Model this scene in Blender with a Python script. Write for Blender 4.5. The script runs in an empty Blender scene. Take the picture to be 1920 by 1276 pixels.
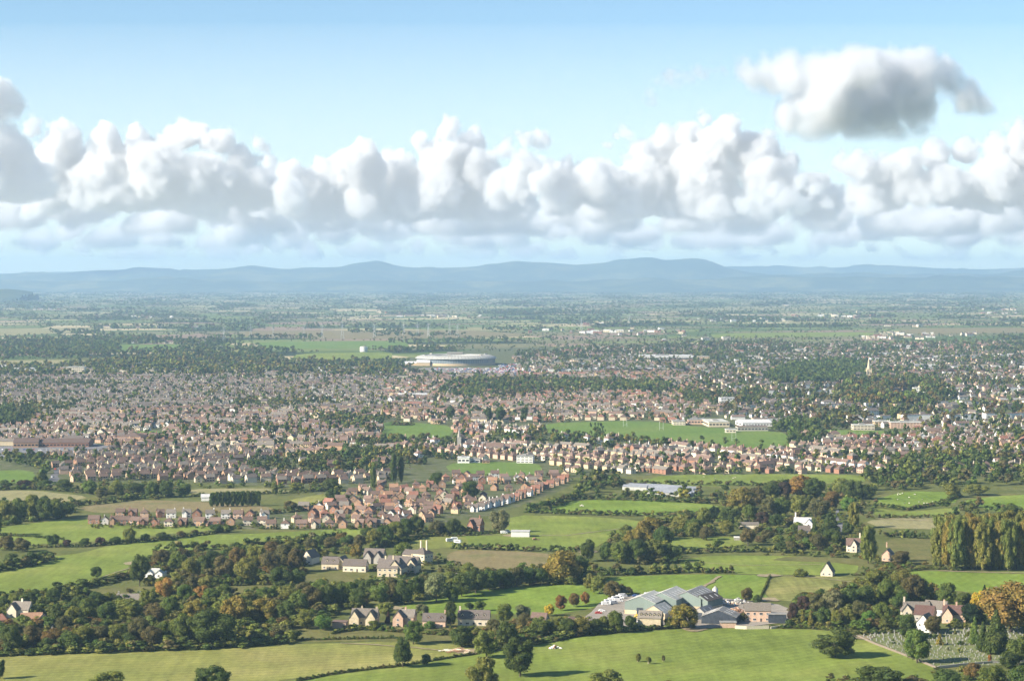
import bpy, math, random
import numpy as np
from mathutils import Vector, Matrix
C = bpy.context.scene
COL = C.collection
R = math.radians
rnd = random.Random(11)
nr = np.random.default_rng(7)
# ------------------------------------------------------------------ camera geometry
F = 4100.0; YH = 515.0; CZ = 200.0
PITCH = math.atan((638 - YH) / F)
def ray(px, py):
    u, v = (px - 960) / F, (638 - py) / F
    return (u, math.cos(PITCH) + v * math.sin(PITCH), -math.sin(PITCH) + v * math.cos(PITCH))
def G(px, py, z=0.0):                       # a spot of the ground seen at that pixel of the 1920 px photograph
    r = ray(px, py); t = (z - CZ) / r[2]
    return (r[0] * t, r[1] * t)
def AT(px, py, D):                          # a spot in the air at distance D
    r = ray(px, py); t = D / r[1]
    return (r[0] * t, D, CZ + r[2] * t)
def to_px(x, y, z=0.0):
    zz = z - CZ
    d = y * math.cos(PITCH) - zz * math.sin(PITCH)
    v = y * math.sin(PITCH) + zz * math.cos(PITCH)
    return 960 + F * x / d, 638 - F * v / d
def mpp(py):                                # metres per photo pixel at the ground row
    return G(960, py)[1] / F
def inside(px, py, poly):
    c = False; j = len(poly) - 1
    for i in range(len(poly)):
        xi, yi = poly[i]; xj, yj = poly[j]
        if (yi > py) != (yj > py) and px < (xj - xi) * (py - yi) / (yj - yi) + xi: c = not c
        j = i
    return c
# ------------------------------------------------------------------ naming helpers
def tag(o, label=None, cat=None, group=None, kind=None):
    if label: o['label'] = label
    if cat: o['category'] = cat
    if group: o['group'] = group
    if kind: o['kind'] = kind
    return o
def empty(name, loc, rz=0.0):
    o = bpy.data.objects.new(name, None); COL.objects.link(o)
    o.location = loc; o.rotation_euler = (0, 0, rz); o.empty_display_size = 1
    return o
def link(name, me, parent=None, mats=None):
    o = bpy.data.objects.new(name, me); COL.objects.link(o)
    if mats is not None and not me.materials:
        for m in mats: me.materials.append(m)
    if parent: o.parent = parent
    return o
def copy_tree(o, parent=None):
    c = o.copy(); COL.objects.link(c); c.parent = parent
    for ch in o.children[:]: copy_tree(ch, c)
    return c
ORD = ['first','second','third','fourth','fifth','sixth','seventh','eighth','ninth','tenth','eleventh','twelfth','thirteenth','fourteenth',
       'fifteenth','sixteenth','seventeenth','eighteenth','nineteenth','twentieth','twenty-first','twenty-second','twenty-third','twenty-fourth',
       'twenty-fifth','twenty-sixth','twenty-seventh','twenty-eighth','twenty-ninth','thirtieth']
# ------------------------------------------------------------------ materials
def newmat(name):
    m = bpy.data.materials.new(name); m.use_nodes = True
    b = m.node_tree.nodes['Principled BSDF']; b.inputs['Roughness'].default_value = .9
    b.inputs['Specular IOR Level'].default_value = .15
    return m, m.node_tree, b
MATS = {}
def plain(name, col, var=.18, scale=.6, rough=.85, spec=.2, stretch=(1, 1, 1), col2=None, metal=0):
    """one real colour, broken up by weathering noise in object space"""
    if name in MATS: return MATS[name]
    m, nt, b = newmat(name); N, L = nt.nodes, nt.links
    tc = N.new('ShaderNodeTexCoord'); mp = N.new('ShaderNodeMapping'); mp.inputs['Scale'].default_value = stretch
    n = N.new('ShaderNodeTexNoise'); n.inputs['Scale'].default_value = scale; n.inputs['Detail'].default_value = 5; n.inputs['Roughness'].default_value = .65
    L.new(tc.outputs['Object'], mp.inputs[0]); L.new(mp.outputs[0], n.inputs['Vector'])
    r = N.new('ShaderNodeValToRGB'); e = r.color_ramp.elements
    c2 = col2 or tuple(c * (1 + var) for c in col); c1 = tuple(c * (1 - var) for c in col)
    e[0].position = .32; e[0].color = (*c1, 1); e[1].position = .68; e[1].color = (*c2, 1)
    L.new(n.outputs[0], r.inputs[0])
    oi = N.new('ShaderNodeObjectInfo'); mr = N.new('ShaderNodeMapRange'); mr.inputs[3].default_value = .85; mr.inputs[4].default_value = 1.15
    L.new(oi.outputs['Random'], mr.inputs[0]); vm = N.new('ShaderNodeVectorMath'); vm.operation = 'SCALE'
    L.new(r.outputs[0], vm.inputs[0]); L.new(mr.outputs[0], vm.inputs['Scale'])
    L.new(vm.outputs[0], b.inputs['Base Color'])
    b.inputs['Roughness'].default_value = rough; b.inputs['Specular IOR Level'].default_value = spec; b.inputs['Metallic'].default_value = metal
    MATS[name] = m
    return m
def grass(name, a, b_, c_, s1=.006, s2=.09, stripes=0.0, ang=0.0, lines=0.0):
    """turf: broad patches, fine tufts, mowing or grazing streaks (all real colour of the sward)"""
    m, nt, b = newmat(name); N, L = nt.nodes, nt.links
    tc = N.new('ShaderNodeTexCoord')
    def noise(s, d=4, ro=.6, st=None):
        n = N.new('ShaderNodeTexNoise'); n.inputs['Scale'].default_value = s; n.inputs['Detail'].default_value = d; n.inputs['Roughness'].default_value = ro
        if st:
            mp = N.new('ShaderNodeMapping'); mp.inputs['Scale'].default_value = st; mp.inputs['Rotation'].default_value = (0, 0, ang)
            L.new(tc.outputs['Object'], mp.inputs[0]); L.new(mp.outputs[0], n.inputs['Vector'])
        else: L.new(tc.outputs['Object'], n.inputs['Vector'])
        return n.outputs[0]
    r = N.new('ShaderNodeValToRGB'); e = r.color_ramp.elements
    e[0].position = .33; e[0].color = (*a, 1); e[1].position = .5; e[1].color = (*b_, 1); e2 = e.new(.68); e2.color = (*c_, 1)
    L.new(noise(s1, 6, .62), r.inputs[0])
    f = noise(s2, 8, .75)
    mr = N.new('ShaderNodeMapRange'); mr.inputs[1].default_value = .3; mr.inputs[2].default_value = .7; mr.inputs[3].default_value = .74; mr.inputs[4].default_value = 1.24
    L.new(f, mr.inputs[0])
    st = noise(.22, 3, .5, (1, .12, 1)); ms = N.new('ShaderNodeMapRange'); ms.inputs[1].default_value = .3; ms.inputs[2].default_value = .7
    ms.inputs[3].default_value = 1 - .10 - stripes; ms.inputs[4].default_value = 1 + .10 + stripes; L.new(st, ms.inputs[0])
    mu = N.new('ShaderNodeMath'); mu.operation = 'MULTIPLY'; L.new(mr.outputs[0], mu.inputs[0]); L.new(ms.outputs[0], mu.inputs[1])
    if lines:
        mp = N.new('ShaderNodeMapping'); mp.inputs['Rotation'].default_value = (0, 0, ang); L.new(tc.outputs['Object'], mp.inputs[0])
        wv = N.new('ShaderNodeTexWave'); wv.inputs['Scale'].default_value = .045; wv.inputs['Distortion'].default_value = 1.6; wv.inputs['Detail'].default_value = 2; wv.inputs['Detail Scale'].default_value = .3
        L.new(mp.outputs[0], wv.inputs['Vector']); mw = N.new('ShaderNodeMapRange'); mw.inputs[3].default_value = 1 - lines; mw.inputs[4].default_value = 1 + lines; L.new(wv.outputs['Fac'], mw.inputs[0])
        bn = N.new('ShaderNodeMapRange'); bn.inputs[1].default_value = .35; bn.inputs[2].default_value = .65; bn.inputs[3].default_value = .86; bn.inputs[4].default_value = 1.14; L.new(noise(.018, 4, .7), bn.inputs[0])
        for o_ in (mw.outputs[0], bn.outputs[0]):
            m2_ = N.new('ShaderNodeMath'); m2_.operation = 'MULTIPLY'; L.new(mu.outputs[0], m2_.inputs[0]); L.new(o_, m2_.inputs[1]); mu = m2_
    vm = N.new('ShaderNodeVectorMath'); vm.operation = 'SCALE'; L.new(r.outputs[0], vm.inputs[0]); L.new(mu.outputs[0], vm.inputs['Scale'])
    L.new(vm.outputs[0], b.inputs['Base Color'])
    b.inputs['Specular IOR Level'].default_value = .05; b.inputs['Roughness'].default_value = 1
    bp = N.new('ShaderNodeBump'); bp.inputs['Strength'].default_value = .35; bp.inputs['Distance'].default_value = .6
    L.new(f, bp.inputs['Height']); L.new(bp.outputs[0], b.inputs['Normal'])
    MATS[name] = m
    return m
def foliage_mat(name, mode):
    """leaves; the tree's own colour comes from the object (mode obj) or from a per-tree colour attribute"""
    m, nt, b = newmat(name); N, L = nt.nodes, nt.links
    if mode == 'obj': s = N.new('ShaderNodeObjectInfo').outputs['Color']
    else:
        a = N.new('ShaderNodeAttribute'); a.attribute_name = 'tint'; s = a.outputs['Color']
    g = N.new('ShaderNodeNewGeometry')
    mr = N.new('ShaderNodeMapRange'); mr.inputs[3].default_value = .62; mr.inputs[4].default_value = 1.45
    L.new(g.outputs['Random Per Island'], mr.inputs[0])
    tc = N.new('ShaderNodeTexCoord'); n = N.new('ShaderNodeTexNoise')
    n.inputs['Scale'].default_value = 2.2 if mode == 'obj' else .12; n.inputs['Detail'].default_value = 3
    L.new(tc.outputs['Object'], n.inputs['Vector'])
    hs = N.new('ShaderNodeHueSaturation')
    mh = N.new('ShaderNodeMapRange'); mh.inputs[1].default_value = .3; mh.inputs[2].default_value = .7; mh.inputs[3].default_value = .475; mh.inputs[4].default_value = .52
    L.new(n.outputs[0], mh.inputs[0]); L.new(mh.outputs[0], hs.inputs['Hue'])
    mv = N.new('ShaderNodeMath'); mv.operation = 'MULTIPLY'; m2 = N.new('ShaderNodeMapRange'); m2.inputs[1].default_value = .3; m2.inputs[2].default_value = .7; m2.inputs[3].default_value = 1.25; m2.inputs[4].default_value = .8
    L.new(n.outputs[0], m2.inputs[0]); L.new(mr.outputs[0], mv.inputs[0]); L.new(m2.outputs[0], mv.inputs[1])
    L.new(mv.outputs[0], hs.inputs['Value']); L.new(s, hs.inputs['Color']); L.new(hs.outputs[0], b.inputs['Base Color'])
    b.inputs['Roughness'].default_value = .75; b.inputs['Specular IOR Level'].default_value = .12
    tr = N.new('ShaderNodeBsdfTranslucent'); L.new(hs.outputs[0], tr.inputs['Color']); mx = N.new('ShaderNodeMixShader'); mx.inputs[0].default_value = .38
    L.new(b.outputs[0], mx.inputs[1]); L.new(tr.outputs[0], mx.inputs[2]); L.new(mx.outputs[0], N['Material Output'].inputs['Surface'])
    return m
FOL = foliage_mat('foliage', 'obj'); FOLA = foliage_mat('foliage_mixed', 'attr')
BARK = plain('bark', (.09, .07, .05), .3, 1.5)
TC = dict(dg=(.074, .107, .027), mg=(.112, .155, .034), ol=(.165, .18, .042), yo=(.215, .19, .042), ye=(.40, .30, .035), go=(.28, .19, .05),
          ru=(.16, .118, .038), rd=(.25, .135, .04), gg=(.185, .195, .085), br=(.125, .115, .042), pu=(.075, .05, .035), bg=(.12, .2, .04), vd=(.024, .04, .017))
CW = dict(dg='dark green', mg='green', ol='olive green', yo='yellowish', ye='bright yellow', go='golden orange', ru='rust brown', rd='orange red',
          gg='pale grey-green', br='brownish green', pu='purple leaved', bg='bright green', vd='blackish green')
# ------------------------------------------------------------------ mesh collecting
class MB:
    def __init__(s): s.v = []; s.f = []; s.m = []
    def add(s, vs, fs, mi=0, M=None):
        b = len(s.v)
        for v in vs: s.v.append(tuple(M @ Vector(v)) if M else tuple(v))
        for f in fs: s.f.append(tuple(b + i for i in f)); s.m.append(mi)
    def box(s, x0, y0, z0, x1, y1, z1, mi=0, M=None):
        s.add([(x0, y0, z0), (x1, y0, z0), (x1, y1, z0), (x0, y1, z0), (x0, y0, z1), (x1, y0, z1), (x1, y1, z1), (x0, y1, z1)],
              [(0, 3, 2, 1), (4, 5, 6, 7), (0, 1, 5, 4), (1, 2, 6, 5), (2, 3, 7, 6), (3, 0, 4, 7)], mi, M)
    def tube(s, a, b, r0, r1, n=6, mi=0):
        a, b = Vector(a), Vector(b); d = (b - a).normalized(); q = d.to_track_quat('Z', 'Y')
        vs = []
        for p, r in ((a, r0), (b, r1)):
            for k in range(n):
                t = 2 * math.pi * k / n; vs.append(tuple(p + q @ Vector((r * math.cos(t), r * math.sin(t), 0))))
        s.add(vs, [(k, (k + 1) % n, n + (k + 1) % n, n + k) for k in range(n)] + [tuple(range(n - 1, -1, -1)), tuple(range(n, 2 * n))], mi)
    def mesh(s, name, mats):
        me = bpy.data.meshes.new(name); me.from_pydata(s.v, [], s.f); me.update()
        for m in mats: me.materials.append(m)
        if len(mats) > 1: me.polygons.foreach_set('material_index', s.m)
        return me
    def build(s, name, mats, parent=None):
        if not isinstance(mats, (list, tuple)): mats = [mats]
        return link(name, s.mesh(name, mats), parent)
def fast_mesh(name, V, nper, mats, tint=None, midx=None):
    """V (faces, nper, 3): unconnected polygons; or V=(verts, faces) arrays"""
    me = bpy.data.meshes.new(name)
    if isinstance(V, tuple): verts, faces = V
    else:
        verts = V.reshape(-1, 3); faces = np.arange(len(verts)).reshape(-1, nper)
    nf, k = faces.shape
    me.vertices.add(len(verts)); me.vertices.foreach_set('co', verts.astype(np.float32).ravel())
    me.loops.add(nf * k); me.loops.foreach_set('vertex_index', faces.astype(np.int32).ravel())
    me.polygons.add(nf); me.polygons.foreach_set('loop_start', np.arange(0, nf * k, k, dtype=np.int32))
    me.update(calc_edges=True)
    for m in mats: me.materials.append(m)
    if midx is not None: me.polygons.foreach_set('material_index', midx.astype(np.int32))
    if tint is not None:
        a = me.color_attributes.new('tint', 'FLOAT_COLOR', 'POINT')
        c = np.ones((len(verts), 4), np.float32); c[:, :3] = tint; a.data.foreach_set('color', c.ravel())
    return me
# ------------------------------------------------------------------ crowns made of leaf sprays on lobes
def unit(n, g):
    v = g.normal(size=(n, 3)); return v / np.linalg.norm(v, axis=1)[:, None]
def lobes_of(kind, g, n):
    L = []
    for i in range(n):
        t = g.uniform(0, 2 * math.pi)
        if kind == 'round':
            u = g.uniform(-.9, 1); rr = .68 * math.sqrt(max(0, 1 - u * u * .9)) * g.uniform(.55, 1.05)
            L.append((rr * math.cos(t), rr * math.sin(t), 1.03 + u * .66, g.uniform(.24, .42)))
        elif kind == 'oak':
            u = g.uniform(-.85, 1); rr = .72 * math.sqrt(max(0, 1 - u * u * .8)) * g.uniform(.5, 1.05)
            L.append((rr * math.cos(t), rr * math.sin(t), 1.0 + u * .72, g.uniform(.18, .34)))
        elif kind == 'willow':
            u = g.uniform(-.9, 1); rr = .72 * math.sqrt(max(0, 1 - max(u, 0) ** 2)) * g.uniform(.6, 1.02)
            L.append((rr * math.cos(t), rr * math.sin(t), 1.0 + u * .72, g.uniform(.24, .36)))
        elif kind == 'poplar':
            u = g.uniform(0, 1); rr = (.74 * math.sin(math.pi * (.14 + .74 * u)) ** .6) * g.uniform(.2, 1)
            L.append((rr * math.cos(t), rr * math.sin(t), .24 + u * 1.62, g.uniform(.17, .28)))
        elif kind == 'conifer':
            u = g.uniform(0, 1) ** 1.15; rr = .78 * (1 - u) ** .75 * g.uniform(.3, 1)
            L.append((rr * math.cos(t), rr * math.sin(t), .18 + u * 1.65, .15 + .2 * (1 - u)))
        else:                                                     # shrub, right down to the ground
            u = g.uniform(-.8, 1); rr = .7 * math.sqrt(max(0, 1 - max(u, 0) ** 2)) * g.uniform(.4, 1)
            L.append((rr * math.cos(t), rr * math.sin(t), .85 + u * .75, g.uniform(.28, .45)))
    return np.array(L)
def leaf_quads(L, n, size, g, jit=.55, zs=1.0):
    w = L[:, 3] ** 2; k = g.choice(len(L), n * 2, p=w / w.sum())
    d = unit(n * 2, g); d[:, 2] = np.where(g.random(n * 2) < .55, np.abs(d[:, 2]), d[:, 2])
    r = L[k, 3] * g.uniform(.72, 1.08, n * 2) ** 1
    p = L[k, :3] + d * r[:, None]
    deep = np.zeros(n * 2, bool)
    for c in L: deep |= (np.linalg.norm(p - c[:3], axis=1) < c[3] * .66)
    keep = np.where(~deep)[0][:n]
    if len(keep) < n: keep = np.concatenate([keep, np.where(deep)[0][:n - len(keep)]])
    p, d = p[keep], d[keep]; n = len(p)
    nn = d + g.normal(size=(n, 3)) * jit * .6; nn /= np.linalg.norm(nn, axis=1)[:, None]
    a = np.cross(nn, unit(n, g)); a /= np.linalg.norm(a, axis=1)[:, None]; b = np.cross(nn, a)
    s = size * g.uniform(.6, 1.3, n)[:, None]
    q = np.stack([p - a * s, p - b * s * .8, p + a * s, p + b * s * .8], 1)
    q[:, :, 2] = np.maximum(q[:, :, 2], .0)
    return q
def core_quads(L, f=.72, segs=6, rings=3):
    out = []
    for cx, cy, cz, r in L:
        r *= f
        for i in range(rings):
            t0, t1 = -math.pi / 2 + math.pi * i / rings, -math.pi / 2 + math.pi * (i + 1) / rings
            for j in range(segs):
                p0, p1 = 2 * math.pi * j / segs, 2 * math.pi * (j + 1) / segs
                q = [(cx + r * math.cos(t) * math.cos(p), cy + r * math.cos(t) * math.sin(p), max(0, cz + r * math.sin(t))) for t, p in ((t0, p0), (t0, p1), (t1, p1), (t1, p0))]
                out.append(q)
    return np.array(out)
def crown_arr(kind, seed, n, size, nl, core=.7, segs=6, rings=3):
    g = np.random.default_rng(seed); L = lobes_of(kind, g, nl)
    q = leaf_quads(L, n, size, g)
    if core: q = np.concatenate([q, core_quads(L, core, segs, rings)])
    return q
PROTO = {}
for kind, cnt, n, size, nl in (('round', 7, 3600, .052, 34), ('oak', 5, 3800, .048, 42), ('willow', 4, 3600, .055, 36), ('poplar', 4, 4200, .042, 90), ('conifer', 3, 3200, .05, 60), ('shrub', 5, 1500, .075, 18)):
    PROTO[kind] = [fast_mesh('crown', crown_arr(kind, 100 + 17 * i + len(kind), n, size, nl, .72), 4, [FOL]) for i in range(cnt)]
LOD = {}
for kind in PROTO:
    LOD[kind] = [[crown_arr(kind, 900 + i, 300, .13, 12, .8, 5, 2) for i in range(4)], [crown_arr(kind, 700 + i, 90, .2, 7, .9, 4, 2) for i in range(4)],
                 [crown_arr(kind, 600 + i, 36, .27, 4, 1.0, 4, 2) for i in range(4)], [crown_arr(kind, 500 + i, 10, .36, 2, 1.25, 4, 2) for i in range(4)]]
def trunk_mesh(kind, seed):
    g = random.Random(seed); mb = MB()
    top = {'poplar': 1.5, 'conifer': 1.7, 'shrub': .5}.get(kind, .95)
    r = .055 if kind != 'shrub' else .03
    x = y = 0; z = -.02
    for i in range(4):
        x2, y2, z2 = x + g.uniform(-.03, .03), y + g.uniform(-.03, .03), z + top / 4
        mb.tube((x, y, z), (x2, y2, z2), r * (1 - i * .2), r * (1 - (i + 1) * .2), 7); x, y, z = x2, y2, z2
        if i >= 1 and kind != 'conifer':
            for k in range(2):
                t = g.uniform(0, 6.28); l = g.uniform(.35, .55)
                mb.tube((x, y, z - .08), (x + l * math.cos(t), y + l * math.sin(t), z + l * .7), r * .4, r * .1, 5)
    return mb.mesh('trunk', [BARK])
TRUNK = {k: [trunk_mesh(k, 3 + i) for i in range(3)] for k in PROTO}
KN = dict(round='tree', oak='oak_tree', willow='willow_tree', poplar='poplar_tree', conifer='conifer_tree', shrub='shrub')
KW = dict(round='tree', oak='spreading oak', willow='domed willow', poplar='tall poplar', conifer='pointed conifer', shrub='bush')
NTREE = [0]; TREE_OBJS = []
def tree(px, py, h, w, kind, col, label, group=None):
    """h, w in photo pixels at the tree's own distance; base stands on the ground at px, py"""
    x, y = G(px, py); s = mpp(py); H, W = h * s, w * s
    k = NTREE[0]; NTREE[0] += 1
    e = empty(KN[kind], (x, y, 0), rnd.uniform(0, 6.28))
    tag(e, label, 'bush' if kind == 'shrub' else 'tree', group)
    c = link('crown', PROTO[kind][k % len(PROTO[kind])], e); c.scale = (W / 2, W / 2, H / 2)
    b = TC[col]; j = rnd.uniform(.85, 1.15)
    c.color = (b[0] * j * rnd.uniform(.9, 1.1), b[1] * j, b[2] * j, 1)
    t = link('trunk', TRUNK[kind][k % 3], e); t.scale = (W / 2, W / 2, H / 2)
    TREE_OBJS.append((x, y, W))
    return e
# merged vegetation, thousands of crowns
class Mass:
    def __init__(s): s.items = []
    def add(s, x, y, W, H, col, kind='round', lod=None):
        if lod is None: lod = (0 if W > 7 else 1) if y < 1750 else ((1 if W > 5.5 else 2) if y < 2900 else (2 if y < 6500 else 3))
        s.items.append((x, y, W, H, col, kind, lod))
    def build(s, name, label, cat):
        Q, T = [], []
        groups = {}
        for it in s.items: groups.setdefault((it[5], it[6], rnd.randrange(4)), []).append(it)
        for (kind, lod, v), its in groups.items():
            base = LOD[kind][lod][v]; n = len(base)
            A = np.array([(i[0], i[1], i[2], i[3]) for i in its]); K = len(A)
            th = nr.uniform(0, 6.28, K); cs, sn = np.cos(th), np.sin(th)
            b = base.reshape(-1, 3)
            X = (b[None, :, 0] * cs[:, None] - b[None, :, 1] * sn[:, None]) * A[:, 2, None] / 2 + A[:, 0, None]
            Y = (b[None, :, 0] * sn[:, None] + b[None, :, 1] * cs[:, None]) * A[:, 2, None] / 2 + A[:, 1, None]
            Z = np.broadcast_to(b[None, :, 2], X.shape) * A[:, 3, None] / 2
            Q.append(np.stack([X, Y, Z], 2).reshape(-1, 4, 3))
            c = np.array([TC[i[4]] for i in its]) * nr.uniform(.8, 1.2, (K, 1)) * nr.uniform(.92, 1.08, (K, 3))
            T.append(np.repeat(c, n * 4, axis=0))
        o = link(name, fast_mesh(name, np.concatenate(Q), 4, [FOLA], np.concatenate(T)))
        return tag(o, label, cat, kind='stuff')
def pick(pal):
    return pal[rnd.randrange(len(pal))]
def hedge(pts, h, w, pal, label, step=None, group='hedges and tree belts between the fields', top=.4, name='hedge'):
    """pts photo pixels; h, w metres. One continuous hedge of leafy clumps"""
    P = [G(*p) for p in pts]; items = []
    for (ax, ay), (bx, by) in zip(P, P[1:]):
        l = math.hypot(bx - ax, by - ay); n = max(1, int(l / (step or w * .3)))
        for i in range(n):
            t = (i + rnd.random() * .8) / n
            x = ax + (bx - ax) * t + rnd.gauss(0, w * .12); y = ay + (by - ay) * t + rnd.gauss(0, w * .12)
            items.append((x, y, w * rnd.uniform(.75, 1.3), h * rnd.uniform(1 - top, 1 + top)))
    Q, T = [], []
    for x, y, W, H in items:
        b = LOD['shrub'][1 if y < 1500 else 2][rnd.randrange(4)].reshape(-1, 3); th = rnd.uniform(0, 6.28); cs, sn = math.cos(th), math.sin(th)
        q = np.stack([(b[:, 0] * cs - b[:, 1] * sn) * W / 2 + x - P[0][0], (b[:, 0] * sn + b[:, 1] * cs) * W / 2 + y - P[0][1], b[:, 2] * H / 2], 1)
        Q.append(q); c = np.array(TC[pick(pal)]) * rnd.uniform(.8, 1.2); T.append(np.repeat(c[None], len(q), 0))
    me = fast_mesh(name, np.concatenate(Q).reshape(-1, 4, 3), 4, [FOLA], np.concatenate(T))
    o = link(name, me); o.location = (P[0][0], P[0][1], 0)
    return tag(o, label, 'hedge', group)

# ================================================================== camera, sun, sky, air
cam = bpy.data.cameras.new('camera'); co = bpy.data.objects.new('camera', cam); COL.objects.link(co)
cam.sensor_width = 36; cam.lens = 36 * F / 1920; cam.clip_start = 5; cam.clip_end = 400000
co.location = (0, 0, CZ); co.rotation_euler = (R(90) - PITCH, 0, 0); C.camera = co
EL = R(29); SD = Vector((-math.cos(EL) * .93, -math.cos(EL) * .37, math.sin(EL)))
w = bpy.data.worlds.new('World'); C.world = w; w.use_nodes = True
nt = w.node_tree; sky = nt.nodes.new('ShaderNodeTexSky'); sky.sky_type = 'NISHITA'; sky.sun_disc = False
sky.sun_elevation = EL; sky.sun_rotation = math.atan2(SD.x, SD.y); sky.altitude = 200; sky.air_density = .8; sky.dust_density = .1; sky.ozone_density = 2.2
nt.nodes['Background'].inputs[1].default_value = .064; mxs = nt.nodes.new('ShaderNodeVectorMath'); mxs.operation = 'MULTIPLY'; mxs.inputs[1].default_value = (.95, 1.025, 1.02)     # a slightly clearer blue
nt.links.new(sky.outputs[0], mxs.inputs[0]); nt.links.new(mxs.outputs[0], nt.nodes['Background'].inputs[0])
s = bpy.data.lights.new('sun', 'SUN'); s.energy = 5.0; s.angle = R(.5); s.color = (1, .895, .75)
so = bpy.data.objects.new('sun', s); COL.objects.link(so); so.rotation_euler = SD.to_track_quat('Z', 'Y').to_euler()
C.view_settings.view_transform = 'Standard'; C.view_settings.look = 'None'; C.view_settings.exposure = 1.3; C.view_settings.gamma = 1
cy = C.cycles
cy.use_denoising = True; cy.volume_bounces = 6; cy.max_bounces = 8; cy.diffuse_bounces = 2; cy.transmission_bounces = 1; cy.volume_step_rate = 2; cy.glossy_bounces = 2; cy.transparent_max_bounces = 16
cy.use_adaptive_sampling = True; cy.adaptive_threshold = .025; cy.adaptive_min_samples = 24; cy.volume_max_steps = 256
# air: one closed box of even, pale volume round the camera, the plain and the hills
mb = MB(); mb.box(-33000, -3500, -1.0, 33000, 41500, 520)
m = bpy.data.materials.new('haze'); m.use_nodes = True; nt = m.node_tree; nt.nodes.clear()
o_ = nt.nodes.new('ShaderNodeOutputMaterial'); v_ = nt.nodes.new('ShaderNodeVolumePrincipled')
v_.inputs['Color'].default_value = (.47, .71, 1, 1); v_.inputs['Density'].default_value = 4.1e-5; v_.inputs['Anisotropy'].default_value = .15
nt.links.new(v_.outputs[0], o_.inputs['Volume'])
tag(mb.build('haze', m), 'pale blue haze lying over the plain and hills', 'haze', kind='stuff')
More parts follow.
